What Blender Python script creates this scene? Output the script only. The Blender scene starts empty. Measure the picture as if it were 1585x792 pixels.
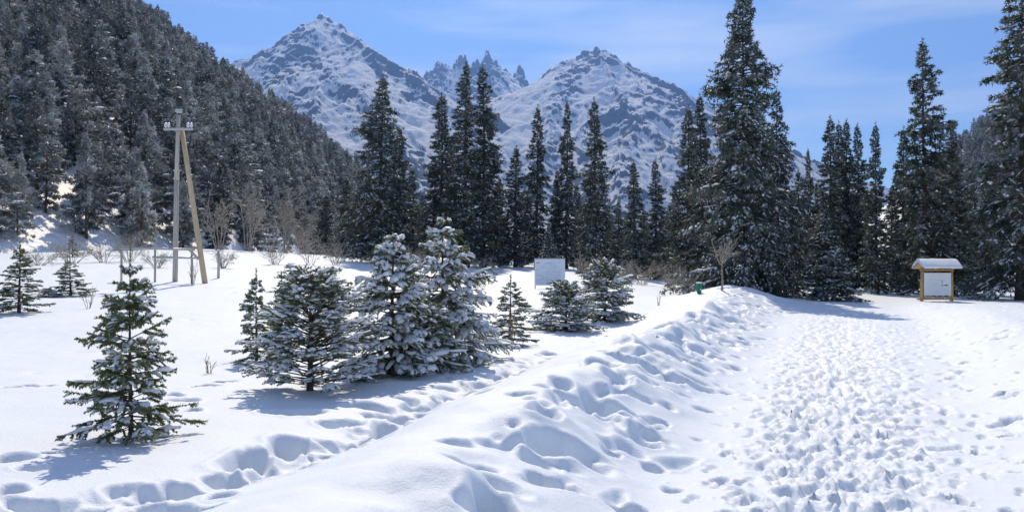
import bpy, math, random
import numpy as np
from mathutils import Vector

scn = bpy.context.scene
C = scn.collection
RNG = np.random.default_rng(7)
rad = math.radians

# ------------------------------------------------------------------ camera, sky, sun, exposure
F, CX, HY, CAMZ = 1372.0, 792.5, 415.0, 1.7       # focal length and horizon row measured on the photograph
cam_d = bpy.data.cameras.new('camera')
cam_d.sensor_width = 36.0
cam_d.lens = 36.0 * F / 1585.0
cam_d.clip_start, cam_d.clip_end = 0.1, 30000
cam = bpy.data.objects.new('camera', cam_d)
C.objects.link(cam)
cam.location = (0, 0, CAMZ)
cam.rotation_euler = (rad(90) + math.atan((HY - 396) / F), 0, 0)
scn.camera = cam

SUN_EL, SUN_AZ = rad(45), rad(-4)                   # almost straight ahead of the camera, above the frame
world = bpy.data.worlds.new('World')
scn.world = world
world.use_nodes = True
wn, wl = world.node_tree.nodes, world.node_tree.links
bg = wn['Background']
sky = wn.new('ShaderNodeTexSky')
sky.sky_type = 'NISHITA'
sky.sun_disc = False
sky.sun_elevation = SUN_EL
sky.sun_rotation = SUN_AZ
sky.altitude = 2200
sky.air_density = 1.0
sky.dust_density = 0.15
sky.ozone_density = 6.0
tc = wn.new('ShaderNodeTexCoord')
mp = wn.new('ShaderNodeMapping')
mp.inputs['Scale'].default_value = (2.2, 2.2, 16.0)
mp.inputs['Rotation'].default_value = (0, rad(-9), 0)
cn = wn.new('ShaderNodeTexNoise')
cn.inputs['Scale'].default_value = 1.6
cn.inputs['Detail'].default_value = 7
cr = wn.new('ShaderNodeMapRange')
cr.inputs['From Min'].default_value = 0.43
cr.inputs['From Max'].default_value = 0.75
cr.inputs['To Min'].default_value = 0.035
cr.inputs['To Max'].default_value = 0.6
cm = wn.new('ShaderNodeMixRGB')
cm.inputs['Color2'].default_value = (7.2, 7.6, 8.2, 1)
wl.new(tc.outputs['Generated'], mp.inputs['Vector'])
wl.new(mp.outputs['Vector'], cn.inputs['Vector'])
wl.new(cn.outputs['Fac'], cr.inputs['Value'])
wl.new(cr.outputs['Result'], cm.inputs['Fac'])
wl.new(sky.outputs['Color'], cm.inputs['Color1'])
wl.new(cm.outputs['Color'], bg.inputs['Color'])
bg.inputs['Strength'].default_value = 0.12

sun_d = bpy.data.lights.new('sun', 'SUN')
sun_d.energy = 4.0
sun_d.angle = rad(0.53)
sun_d.color = (1.0, 0.87, 0.68)
sun = bpy.data.objects.new('sun', sun_d)
C.objects.link(sun)
sdir = Vector((math.sin(SUN_AZ) * math.cos(SUN_EL), math.cos(SUN_AZ) * math.cos(SUN_EL), math.sin(SUN_EL)))
sun.rotation_euler = sdir.to_track_quat('Z', 'Y').to_euler()

scn.view_settings.view_transform = 'Standard'
scn.view_settings.look = 'None'
scn.view_settings.exposure = 0.08
scn.view_settings.gamma = 1.0
scn.view_settings.use_curve_mapping = False
scn.render.engine = 'CYCLES'
cy = scn.cycles
cy.use_denoising = True
cy.denoising_prefilter = 'NONE'
cy.max_bounces = 6
cy.diffuse_bounces = 2
cy.glossy_bounces = 2
cy.transmission_bounces = 3
cy.volume_bounces = 0
cy.transparent_max_bounces = 4

# ------------------------------------------------------------------ helpers
def P(px, py, d):
    """point seen at photo pixel (px, py) when it stands d metres ahead"""
    return np.array(((px - CX) / F * d, d, CAMZ + (HY - py) / F * d))

def mesh(name, V, Fc, mats, smooth=True, midx=None):
    """V: n x 3, Fc: list of face arrays (m x 3 / m x 4)"""
    me = bpy.data.meshes.new(name)
    if isinstance(Fc, np.ndarray):
        Fc = [Fc]
    Fc = [f for f in Fc if len(f)]
    V = np.asarray(V, dtype=np.float32)
    me.vertices.add(len(V))
    me.vertices.foreach_set('co', V.ravel())
    loops = np.concatenate([f.ravel() for f in Fc]).astype(np.int32)
    tot = np.concatenate([np.full(len(f), f.shape[1]) for f in Fc]).astype(np.int32)
    st = np.concatenate(([0], np.cumsum(tot)[:-1])).astype(np.int32)
    me.loops.add(len(loops))
    me.loops.foreach_set('vertex_index', loops)
    me.polygons.add(len(tot))
    me.polygons.foreach_set('loop_start', st)
    me.polygons.foreach_set('loop_total', tot)
    me.polygons.foreach_set('use_smooth', np.full(len(tot), smooth, dtype=bool))
    if not isinstance(mats, (list, tuple)):
        mats = [mats]
    for m in mats:
        me.materials.append(m)
    if midx is not None:
        me.polygons.foreach_set('material_index', np.asarray(midx, dtype=np.int32))
    me.update(calc_edges=True)
    return me

def obj(name, me, parent=None, loc=None):
    o = bpy.data.objects.new(name, me)
    C.objects.link(o)
    if parent is not None:
        o.parent = parent
    if loc is not None:
        o.location = loc
    return o

def tag(o, label=None, cat=None, group=None, kind=None):
    if label: o['label'] = label
    if cat: o['category'] = cat
    if group: o['group'] = group
    if kind: o['kind'] = kind
    return o

def empty(name, loc, rz=0.0):
    o = bpy.data.objects.new(name, None)
    o.empty_display_size = 0.2
    C.objects.link(o)
    o.location = loc
    o.rotation_euler = (0, 0, rz)
    return o

class MB:
    """collects boxes and tubes into one mesh"""
    def __init__(s): s.v, s.f4, s.f3, s.n = [], [], [], 0
    def add(s, V, f4=None, f3=None):
        V = np.asarray(V, float)
        if f4 is not None and len(f4): s.f4.append(np.asarray(f4, int) + s.n)
        if f3 is not None and len(f3): s.f3.append(np.asarray(f3, int) + s.n)
        s.v.append(V); s.n += len(V)
        return s
    def box(s, c, size, rz=0.0, bev=0.0):
        x, y, z = [k / 2 for k in size]
        b = min(bev, x * .9, y * .9, z * .9)
        V, f = [], []
        ring = [(-x, -y), (x, -y), (x, y), (-x, y)]
        if b <= 0:
            V = [(a, q, -z) for a, q in ring] + [(a, q, z) for a, q in ring]
            f = [(3, 2, 1, 0), (4, 5, 6, 7)] + [(i, (i + 1) % 4, 4 + (i + 1) % 4, 4 + i) for i in range(4)]
        else:
            rr = [(-x + b, -y), (x - b, -y), (x, -y + b), (x, y - b), (x - b, y), (-x + b, y), (-x, y - b), (-x, -y + b)]
            ri = [(a * (x - b) / x, q * (y - b) / y) for a, q in rr]
            V = [(a, q, -z) for a, q in ri] + [(a, q, -z + b) for a, q in rr] + [(a, q, z - b) for a, q in rr] + [(a, q, z) for a, q in ri]
            for k in range(3):
                f += [(8 * k + i, 8 * k + (i + 1) % 8, 8 * k + 8 + (i + 1) % 8, 8 * k + 8 + i) for i in range(8)]
            for base, up in ((0, 0), (24, 1)):
                q = [base + i for i in range(8)]
                f += [(q[0], q[1], q[2], q[7]), (q[7], q[2], q[3], q[6]), (q[6], q[3], q[4], q[5])] if up else [(q[7], q[2], q[1], q[0]), (q[6], q[3], q[2], q[7]), (q[5], q[4], q[3], q[6])]
        V = np.array(V)
        cr_, sr_ = math.cos(rz), math.sin(rz)
        W = V.copy()
        W[:, 0] = V[:, 0] * cr_ - V[:, 1] * sr_
        W[:, 1] = V[:, 0] * sr_ + V[:, 1] * cr_
        return s.add(W + np.array(c), f)
    def tube(s, pts, radii, n=8, cap=True):
        pts = np.asarray(pts, float)
        if np.isscalar(radii): radii = [radii] * len(pts)
        k = len(pts)
        tg = np.gradient(pts, axis=0)
        tg /= np.linalg.norm(tg, axis=1)[:, None] + 1e-9
        ref = np.array((0, 0, 1.0)) if abs(tg[0][2]) < .8 else np.array((1.0, 0, 0))
        u = np.cross(tg, ref); u /= np.linalg.norm(u, axis=1)[:, None] + 1e-9
        w = np.cross(tg, u)
        a = np.arange(n) / n * 2 * math.pi
        V = (pts[:, None] + np.asarray(radii)[:, None, None] * (np.cos(a)[None, :, None] * u[:, None] + np.sin(a)[None, :, None] * w[:, None])).reshape(-1, 3)
        f = [(i * n + j, i * n + (j + 1) % n, (i + 1) * n + (j + 1) % n, (i + 1) * n + j) for i in range(k - 1) for j in range(n)]
        f3 = []
        if cap:
            V = np.vstack([V, pts[:1], pts[-1:]])
            f3 = [((j + 1) % n, j, k * n) for j in range(n)] + [((k - 1) * n + j, (k - 1) * n + (j + 1) % n, k * n + 1) for j in range(n)]
        return s.add(V, f, f3)
    def build(s, name, mat, parent=None, smooth=False, loc=None):
        fs = []
        if s.f4: fs.append(np.vstack(s.f4))
        if s.f3: fs.append(np.vstack(s.f3))
        return obj(name, mesh(name, np.vstack(s.v), fs, mat, smooth), parent, loc)

def _hash(ix, iy, seed):
    h = (ix.astype(np.int64) * 374761393 + iy.astype(np.int64) * 668265263 + seed * 982451653) & 0xffffffff
    h = ((h ^ (h >> 13)) * 1274126177) & 0xffffffff
    h = (h ^ (h >> 16)) & 0xffff
    return h / 65535.0 * 2 * math.pi

def noise(x, y, seed=0):
    x, y = np.broadcast_arrays(np.asarray(x, float), np.asarray(y, float))
    x0, y0 = np.floor(x), np.floor(y)
    fx, fy = x - x0, y - y0
    u, v = fx * fx * fx * (fx * (fx * 6 - 15) + 10), fy * fy * fy * (fy * (fy * 6 - 15) + 10)
    def g(dx, dy):
        a = _hash(x0 + dx, y0 + dy, seed)
        return np.cos(a) * (fx - dx) + np.sin(a) * (fy - dy)
    n0 = g(0, 0) * (1 - u) + g(1, 0) * u
    n1 = g(0, 1) * (1 - u) + g(1, 1) * u
    return (n0 * (1 - v) + n1 * v) * 1.5

def fbm(x, y, oc=4, seed=0, gain=.5, ridge=False):
    s, a, t = 0, 1.0, 0
    for k in range(oc):
        n = noise(x, y, seed + k * 17)
        if ridge: n = 1 - 2 * np.abs(n)
        s = s + a * n; t += a
        x, y, a = x * 2.03 + 13.7, y * 2.03 - 7.1, a * gain
    return s / t

def sstep(a, b, x):
    t = np.clip((x - a) / (b - a), 0, 1)
    return t * t * (3 - 2 * t)

# ------------------------------------------------------------------ materials
def new_mat(name):
    m = bpy.data.materials.new(name)
    m.use_nodes = True
    nt = m.node_tree
    return m, nt.nodes, nt.links, nt.nodes['Principled BSDF']

def ramp_mat(name, c1, c2, scale=4.0, rough=.8, detail=6, lo=.35, hi=.65, bump=0.0, bscale=None, stretch=(1, 1, 1), obj_random=0.0, spec=.3):
    m, N, L, b = new_mat(name)
    t = N.new('ShaderNodeTexCoord')
    mpg = N.new('ShaderNodeMapping'); mpg.inputs['Scale'].default_value = stretch
    n = N.new('ShaderNodeTexNoise'); n.inputs['Scale'].default_value = scale; n.inputs['Detail'].default_value = detail
    r = N.new('ShaderNodeMapRange'); r.inputs['From Min'].default_value = lo; r.inputs['From Max'].default_value = hi
    mx = N.new('ShaderNodeMixRGB'); mx.inputs['Color1'].default_value = (*c1, 1); mx.inputs['Color2'].default_value = (*c2, 1)
    L.new(t.outputs['Object'], mpg.inputs['Vector']); L.new(mpg.outputs['Vector'], n.inputs['Vector'])
    L.new(n.outputs['Fac'], r.inputs['Value']); L.new(r.outputs['Result'], mx.inputs['Fac'])
    out = mx.outputs['Color']
    if obj_random:
        oi = N.new('ShaderNodeObjectInfo')
        hv = N.new('ShaderNodeHueSaturation')
        rr = N.new('ShaderNodeMapRange'); rr.inputs['To Min'].default_value = 1 - obj_random; rr.inputs['To Max'].default_value = 1 + obj_random
        L.new(oi.outputs['Random'], rr.inputs['Value']); L.new(rr.outputs['Result'], hv.inputs['Value'])
        L.new(out, hv.inputs['Color']); out = hv.outputs['Color']
    L.new(out, b.inputs['Base Color'])
    b.inputs['Roughness'].default_value = rough
    b.inputs['Specular IOR Level'].default_value = spec
    if bump:
        n2 = N.new('ShaderNodeTexNoise'); n2.inputs['Scale'].default_value = bscale or scale * 3; n2.inputs['Detail'].default_value = 6
        L.new(mpg.outputs['Vector'], n2.inputs['Vector'])
        bp = N.new('ShaderNodeBump'); bp.inputs['Strength'].default_value = bump; bp.inputs['Distance'].default_value = .02
        L.new(n2.outputs['Fac'], bp.inputs['Height']); L.new(bp.outputs['Normal'], b.inputs['Normal'])
    return m

def snow_mat(name, bumps, col=(.82, .88, .95), rough=.55, spec=.25):
    m, N, L, b = new_mat(name)
    t = N.new('ShaderNodeTexCoord')
    prev = None
    for sc, st, di in bumps:
        n = N.new('ShaderNodeTexNoise'); n.inputs['Scale'].default_value = sc; n.inputs['Detail'].default_value = 5
        n.inputs['Roughness'].default_value = .6
        L.new(t.outputs['Object'], n.inputs['Vector'])
        bp = N.new('ShaderNodeBump'); bp.inputs['Strength'].default_value = st; bp.inputs['Distance'].default_value = di
        L.new(n.outputs['Fac'], bp.inputs['Height'])
        if prev: L.new(prev.outputs['Normal'], bp.inputs['Normal'])
        prev = bp
    if prev: L.new(prev.outputs['Normal'], b.inputs['Normal'])
    b.inputs['Base Color'].default_value = (*col, 1)
    b.inputs['Roughness'].default_value = rough
    b.inputs['Specular IOR Level'].default_value = spec
    return m

def needle_mat(name, c1, c2, scale, frost=0.0, tint=(.16, .12, .08), tint_amt=.0, transl=.25, vary=.15):
    """dark needles, mixed tones, frost on the faces that look up"""
    m, N, L, b = new_mat(name)
    t = N.new('ShaderNodeTexCoord')
    n = N.new('ShaderNodeTexNoise'); n.inputs['Scale'].default_value = scale; n.inputs['Detail'].default_value = 4
    mx = N.new('ShaderNodeMixRGB'); mx.inputs['Color1'].default_value = (*c1, 1); mx.inputs['Color2'].default_value = (*c2, 1)
    L.new(t.outputs['Object'], n.inputs['Vector'])
    r = N.new('ShaderNodeMapRange'); r.inputs['From Min'].default_value = .38; r.inputs['From Max'].default_value = .62
    L.new(n.outputs['Fac'], r.inputs['Value']); L.new(r.outputs['Result'], mx.inputs['Fac'])
    out = mx.outputs['Color']
    oi = N.new('ShaderNodeObjectInfo')
    if tint_amt:
        m2 = N.new('ShaderNodeMixRGB'); m2.inputs['Color2'].default_value = (*tint, 1)
        r2 = N.new('ShaderNodeMapRange'); r2.inputs['From Min'].default_value = .25; r2.inputs['To Max'].default_value = tint_amt
        L.new(oi.outputs['Random'], r2.inputs['Value']); L.new(r2.outputs['Result'], m2.inputs['Fac'])
        L.new(out, m2.inputs['Color1']); out = m2.outputs['Color']
    if frost:
        n3 = N.new('ShaderNodeTexNoise'); n3.inputs['Scale'].default_value = scale * 1.7; n3.inputs['Detail'].default_value = 3
        L.new(t.outputs['Object'], n3.inputs['Vector'])
        r3 = N.new('ShaderNodeMapRange'); r3.inputs['From Min'].default_value = .42; r3.inputs['From Max'].default_value = .66; r3.inputs['To Max'].default_value = frost
        L.new(n3.outputs['Fac'], r3.inputs['Value'])
        m3 = N.new('ShaderNodeMixRGB'); m3.inputs['Color2'].default_value = (.72, .74, .78, 1)
        L.new(r3.outputs['Result'], m3.inputs['Fac']); L.new(out, m3.inputs['Color1']); out = m3.outputs['Color']
    hv = N.new('ShaderNodeHueSaturation'); rv = N.new('ShaderNodeMapRange'); rv.inputs['To Min'].default_value = 1 - vary; rv.inputs['To Max'].default_value = 1 + vary
    ml = N.new('ShaderNodeMath'); ml.operation = 'MULTIPLY'; ml.inputs[1].default_value = 7.31; fr_ = N.new('ShaderNodeMath'); fr_.operation = 'FRACT'
    L.new(oi.outputs['Random'], ml.inputs[0]); L.new(ml.outputs[0], fr_.inputs[0]); L.new(fr_.outputs[0], rv.inputs['Value']); L.new(rv.outputs['Result'], hv.inputs['Value'])
    L.new(out, hv.inputs['Color']); out = hv.outputs['Color']
    L.new(out, b.inputs['Base Color'])
    b.inputs['Roughness'].default_value = .65
    b.inputs['Specular IOR Level'].default_value = .25
    tr = N.new('ShaderNodeBsdfTranslucent'); L.new(out, tr.inputs['Color'])
    ms = N.new('ShaderNodeMixShader'); ms.inputs['Fac'].default_value = transl
    o = N['Material Output']
    L.new(b.outputs['BSDF'], ms.inputs[1]); L.new(tr.outputs['BSDF'], ms.inputs[2]); L.new(ms.outputs['Shader'], o.inputs['Surface'])
    return m

def plain(name, col, rough=.6, metal=0.0):
    m, N, L, b = new_mat(name)
    b.inputs['Base Color'].default_value = (*col, 1)
    b.inputs['Roughness'].default_value = rough
    b.inputs['Metallic'].default_value = metal
    return m

M_SNOW = snow_mat('snow', [(2.2, .25, .06), (14, .35, .014), (45, .8, .006), (140, .8, .003)])
M_TSNOW = snow_mat('bough snow', [(9, .5, .03)], col=(.83, .86, .91))
M_HSNOW = snow_mat('hill snow', [(.15, .6, 2.0), (.9, .4, .4)], col=(.86, .875, .9))
M_BARK = ramp_mat('spruce bark', (.06, .045, .035), (.13, .1, .08), 9, .9, bump=.6, stretch=(1, 1, .25))
M_NEAR = needle_mat('young needles', (.085, .125, .032), (.18, .215, .075), 5, frost=.3, transl=.4)
M_TALL = needle_mat('old needles', (.028, .048, .028), (.06, .085, .045), .9, frost=.28, tint=(.06, .075, .05), tint_amt=.3)
M_HILL = needle_mat('frosted needles', (.036, .054, .046), (.095, .115, .095), .3, frost=.68, tint=(.24, .24, .2), tint_amt=.7, vary=.5)
M_TWIG = ramp_mat('frosted twigs', (.27, .21, .14), (.6, .57, .52), 8, .9)
M_DRY = ramp_mat('dry stalk', (.22, .16, .09), (.36, .28, .17), 14, .9)
M_WOODG = ramp_mat('weathered pole wood', (.4, .37, .33), (.54, .5, .45), 6, .85, bump=.5, stretch=(4, 4, .3))
M_WOODY = ramp_mat('yellow pole wood', (.5, .39, .24), (.64, .53, .36), 6, .8, bump=.4, stretch=(4, 4, .3))
M_PINE = ramp_mat('pine lumber', (.42, .26, .11), (.56, .38, .18), 8, .75, bump=.3, stretch=(4, 4, .4))
M_DARKM = plain('dark metal', (.03, .04, .04), .5, .6)
M_GREYM = plain('galvanised metal', (.45, .46, .47), .45, .5)
M_PORC = plain('white porcelain', (.8, .8, .8), .25)
M_GREEN = ramp_mat('green bin paint', (.0, .17, .085), (.01, .23, .12), 6, .5)
M_PRINT = plain('faded print', (.12, .14, .18), .8)
M_PALE = plain('pale print', (.42, .47, .56), .8)

def panel_mat(name, c1, c2):
    return ramp_mat(name, c1, c2, 3, .55, lo=.3, hi=.7)
M_PANEL = panel_mat('white board sheet', (.78, .79, .8), (.86, .86, .86))
M_PANELB = panel_mat('pale blue board sheet', (.62, .69, .8), (.74, .79, .86))

# mountain: snow lies on the gentler ground, rock shows where it is steep
def mountain_mat(name, lo, hi, sc):
    m, N, L, b = new_mat(name)
    g = N.new('ShaderNodeNewGeometry')
    sp = N.new('ShaderNodeSeparateXYZ'); L.new(g.outputs['Normal'], sp.inputs['Vector'])
    n = N.new('ShaderNodeTexNoise'); n.inputs['Scale'].default_value = sc; n.inputs['Detail'].default_value = 12; n.inputs['Roughness'].default_value = .84
    mpg = N.new('ShaderNodeMapping'); mpg.inputs['Scale'].default_value = (1.2, .4, .4); mpg.inputs['Rotation'].default_value = (0, rad(12), rad(-20))
    L.new(g.outputs['Position'], mpg.inputs['Vector']); L.new(mpg.outputs['Vector'], n.inputs['Vector'])
    ma = N.new('ShaderNodeMath'); ma.operation = 'MULTIPLY_ADD'; ma.inputs[1].default_value = 1.5; 
    z2 = N.new('ShaderNodeMath'); z2.operation = 'MULTIPLY'; z2.inputs[1].default_value = 2.0
    L.new(sp.outputs['Z'], z2.inputs[0])
    L.new(n.outputs['Fac'], ma.inputs[0]); L.new(z2.outputs[0], ma.inputs[2])
    r = N.new('ShaderNodeMapRange'); r.inputs['From Min'].default_value = lo; r.inputs['From Max'].default_value = hi
    nl = N.new('ShaderNodeTexNoise'); nl.inputs['Scale'].default_value = .0035; nl.inputs['Detail'].default_value = 4
    L.new(mpg.outputs['Vector'], nl.inputs['Vector'])
    mb_ = N.new('ShaderNodeMath'); mb_.operation = 'MULTIPLY_ADD'; mb_.inputs[1].default_value = 1.9
    L.new(nl.outputs['Fac'], mb_.inputs[0]); L.new(ma.outputs[0], mb_.inputs[2]); nf = N.new('ShaderNodeTexNoise'); nf.inputs['Scale'].default_value = .055; nf.inputs['Detail'].default_value = 6; nf.inputs['Roughness'].default_value = .75
    L.new(mpg.outputs['Vector'], nf.inputs['Vector'])
    mf = N.new('ShaderNodeMath'); mf.operation = 'MULTIPLY_ADD'; mf.inputs[1].default_value = 1.3
    L.new(nf.outputs['Fac'], mf.inputs[0]); L.new(mb_.outputs[0], mf.inputs[2]); L.new(mf.outputs[0], r.inputs['Value'])
    n2 = N.new('ShaderNodeTexNoise'); n2.inputs['Scale'].default_value = sc * 6; n2.inputs['Detail'].default_value = 5
    L.new(mpg.outputs['Vector'], n2.inputs['Vector'])
    rk = N.new('ShaderNodeMixRGB'); rk.inputs['Color1'].default_value = (.055, .058, .068, 1); rk.inputs['Color2'].default_value = (.2, .185, .175, 1)
    L.new(n2.outputs['Fac'], rk.inputs['Fac'])
    mx = N.new('ShaderNodeMixRGB'); mx.inputs['Color2'].default_value = (.9, .91, .93, 1)
    L.new(r.outputs['Result'], mx.inputs['Fac']); L.new(rk.outputs['Color'], mx.inputs['Color1'])
    L.new(mx.outputs['Color'], b.inputs['Base Color'])
    b.inputs['Roughness'].default_value = .85
    b.inputs['Specular IOR Level'].default_value = .1
    bp = N.new('ShaderNodeBump'); bp.inputs['Strength'].default_value = 1.0; bp.inputs['Distance'].default_value = 14
    L.new(n.outputs['Fac'], bp.inputs['Height']); L.new(bp.outputs['Normal'], b.inputs['Normal'])
    return m
M_MTN = mountain_mat('rock and snow', 3.62, 3.70, .012)
M_MTN2 = mountain_mat('steep rock and snow', 3.53, 3.66, .009)

# ------------------------------------------------------------------ ground heights
XR0, XR1, YR0, YR1, RES = -16.0, 28.0, 3.0, 50.0, .025
NXR, NYR = int((XR1 - XR0) / RES), int((YR1 - YR0) / RES)
RAST = np.zeros((NYR, NXR), np.float32)

def stamp(x, y, a, b, ang, depth, rim=.0, lo=.4, lobes=.15, seed=0):
    """press one hole (or, with a negative depth, raise one lump)"""
    R = max(a, b) * 1.7
    i0, i1 = max(0, int((x - R - XR0) / RES)), min(NXR, int((x + R - XR0) / RES) + 1)
    j0, j1 = max(0, int((y - R - YR0) / RES)), min(NYR, int((y + R - YR0) / RES) + 1)
    if i1 - i0 < 2 or j1 - j0 < 2: return
    X = XR0 + (np.arange(i0, i1) + .5) * RES - x
    Y = (YR0 + (np.arange(j0, j1) + .5) * RES - y)[:, None]
    c, s = math.cos(ang), math.sin(ang)
    u, v = (X * c + Y * s) / a, (-X * s + Y * c) / b
    th = np.arctan2(v, u)
    d = np.sqrt(u * u + v * v) * (1 + lobes * np.sin(2 * th + seed) + lobes * .6 * np.sin(3 * th + seed * 2.3))
    if max(a, b) > .1:
        d = d * (1 + .35 * fbm((X + x) / (a * 1.3), (Y + y) / (a * 1.3), 3, 5))
    pit = -depth * (1 - sstep(lo, 1.0, d))
    if max(a, b) > .1:
        pit = pit * (1 + .55 * np.clip(Y / b, -1, 1) * .6 + .5 * fbm((X + x) / .16, (Y + y) / .16, 2, 8))
    W = RAST[j0:j1, i0:i1]
    if rim: W += rim * np.exp(-((d - 1.12) / .2) ** 2) * sstep(-.03, .0, W)
    if depth > 0:
        W[...] = np.where(d < 1.0, np.minimum(W, np.minimum(W, 0) * .35 + pit), W)
    else:
        W += pit

def path_w(y): return .72 + .031 * np.minimum(y, 32)
def path_c(y): return .385 * y - .1 + .0012 * np.maximum(0, y - 20) ** 2 * 0
def berm_c(y): return -2.6 + .31 * y

def base_height(x, y):
    x, y = np.asarray(x, float), np.asarray(y, float)
    d = np.hypot(x, y)
    px = CX + F * x / np.maximum(y, 1.0)
    px = np.where(y < 1, np.where(x < 0, -2000, 3000), np.clip(px, -2000, 3000))
    k = np.interp(px, [0, 330, 590, 850, 1060, 1585], [.037, .036, .0265, .019, .006, .005])
    z = k * np.maximum(0, np.minimum(d, 110) - 22) * (1 + .25 * sstep(40, 95, d))
    z = z + np.maximum(0, d - 110) * .008
    z = z + .10 * fbm(x / 6.5, y / 6.5, 3, 3) * sstep(3, 12, d) + .035 * fbm(x / 1.4, y / 1.4, 3, 9)
    yy = np.clip(y, -5, 60)
    fade = sstep(47, 36, y) * sstep(-8, 0, y)
    pc, bc = path_c(yy), berm_c(yy)
    hw = 1.05 + .035 * np.clip(yy, 0, 30)                # half width of the trodden strip
    pl = pc - hw
    hb = .45 + .14 * fbm(yy / 2.6, yy * 0 + 2.2, 2, 21) + (.12 + .26 * sstep(-.6, .5, x - bc)) * fbm(x / 1.3, yy / 1.3, 3, 23)
    hb = hb * (.7 + .3 * sstep(4.5, 11, yy))
    tl = np.clip((bc - x) / (1.9 + .03 * yy), 0, 1)       # left flank
    tr = np.clip((x - bc) / np.maximum(pl - bc, .8), 0, 1.0)
    prof = np.where(x < bc, (np.cos(tl * math.pi) * .5 + .5) * (hb + .06) - .06, (np.cos(tr ** .9 * math.pi) * .5 + .5) * (hb + .16) - .16)
    rb = sstep(0, 2.2, x - (pc + hw + .25)) * .36 * sstep(42, 26, yy) - .16 * (1 - sstep(-.3, 1.2, x - (pc + hw)))
    rb = rb * (1 - .5 * sstep(4, 14, x - (pc + hw)))
    prof = np.where(x > pc, rb, prof)
    z = z + prof * fade * np.where(x < bc - 3, 1.0, 1.0)
    # the walked trail has sunk into a shallow trench
    tx = np.interp(y, [0, 6.4, 7.2, 7.8, 9.5, 11.4, 17.9, 27], [-6, -3.7, -2.8, -2.3, -1.6, -1.26, 1.0, 3.5])
    z = z - .13 * np.exp(-((x - tx) / .42) ** 2) * sstep(26, 14, y) * sstep(3, 5, y) * (1 + .8 * fbm(x / .5, y / .5, 2, 71))
    # the mound at the end of the snowbank
    z = z + .55 * np.exp(-(((x - 10.2) / 2.6) ** 2 + ((y - 42) / 3.2) ** 2))
    return z

def sample_raster(x, y):
    u, v = (np.asarray(x) - XR0) / RES - .5, (np.asarray(y) - YR0) / RES - .5
    ok = (u > 1) & (u < NXR - 2) & (v > 1) & (v < NYR - 2)
    u, v = np.where(ok, u, 1), np.where(ok, v, 1)
    i, j = np.floor(u).astype(int), np.floor(v).astype(int)
    fu, fv = u - i, v - j
    r = (RAST[j, i] * (1 - fu) + RAST[j, i + 1] * fu) * (1 - fv) + (RAST[j + 1, i] * (1 - fu) + RAST[j + 1, i + 1] * fu) * fv
    return np.where(ok, r, 0)

# the big holes on the snowbank and the walked trail: photo pixel and width
for px, py, w in [(762, 728, 95), (847, 686, 62), (886, 654, 100), (968, 686, 50), (878, 745, 56), (925, 602, 72), (866, 610, 30), (909, 713, 34),
                  (776, 776, 84), (872, 776, 60), (972, 588, 46), (986, 541, 30), (1020, 600, 34), (1040, 560, 38), (1000, 560, 28), (960, 560, 34),
                  (945, 640, 30), (1010, 640, 30), (1045, 520, 32), (1080, 540, 36), (1062, 500, 26), (1110, 500, 30), (925, 565, 26), (700, 765, 26),
                  (1020, 525, 24), (1090, 515, 26), (1130, 486, 24), (1150, 500, 22), (985, 610, 24), (930, 755, 36), (1000, 700, 34), (1040, 660, 30)]:
    d = 1.33 * F / (py - HY); x = (px - CX) / F * d; R = w / F * d * .56
    q_ = random.Random(px)
    dp = min(.32, .3 * R / .2 + .05)
    stamp(x, d, R * 1.05, R * q_.uniform(.75, 1.05), q_.uniform(-.3, .6), dp, .012, .2, .25, px)
    for _ in range(2):
        stamp(x + q_.uniform(-.8, .9) * R, d + q_.uniform(-.8, .8) * R, R * q_.uniform(.45, .75), R * q_.uniform(.4, .6), q_.uniform(0, 3), dp * q_.uniform(.5, .9), .012, .2, .2, px + 9)
for px, py, w in [(21, 697, 64), (55, 711, 36), (20, 742, 50), (51, 759, 50), (82, 776, 52), (113, 771, 44), (140, 761, 44), (172, 755, 44), (213, 745, 46),
                  (242, 742, 40), (280, 731, 60), (203, 786, 40), (278, 779, 64), (343, 758, 46), (336, 735, 40), (340, 713, 42), (388, 718, 56), (381, 690, 70),
                  (443, 706, 66), (446, 668, 74), (458, 628, 58), (500, 690, 44), (521, 679, 50), (553, 662, 34), (575, 655, 26), (600, 640, 56), (560, 615, 60),
                  (620, 626, 40), (650, 612, 44), (690, 606, 40), (734, 608, 34), (520, 640, 50), (315, 790, 50), (240, 772, 40), (160, 785, 40), (10, 775, 40),
                  (830, 560, 26), (850, 552, 28), (870, 546, 26), (890, 540, 24), (850, 541, 30), (905, 531, 22), (925, 524, 22), (945, 516, 20), (870, 556, 22), (800, 575, 30), (770, 588, 32),
                  (22, 591, 30), (62, 590, 26), (285, 612, 34), (300, 626, 26), (270, 604, 26), (320, 590, 30), (345, 583, 28)]:
    d = CAMZ * F / (py - HY) ; x = (px - CX) / F * d; R = w / F * d * .55
    stamp(x, d, R * 1.1, R * random.Random(px * 3 + py).uniform(1.0, 1.35), .4, min(.34, .33 * R / .17 + .04), .022, .2, .25, px + py)
rs = np.random.default_rng(11)
for _ in range(150):
    y = 5.6 + 13 * rs.random() ** 1.3
    x = float(np.interp(y, [0, 6.4, 7.2, 7.8, 9.5, 11.4, 17.9, 27], [-6, -3.7, -2.8, -2.3, -1.6, -1.26, 1.0, 3.5])) + rs.normal(0, .3)
    R = rs.uniform(.07, .16)
    stamp(x, y, R * 1.3, R, rs.uniform(0, 3), rs.uniform(.05, .16), .02, .2, .3, rs.random() * 6)
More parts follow.
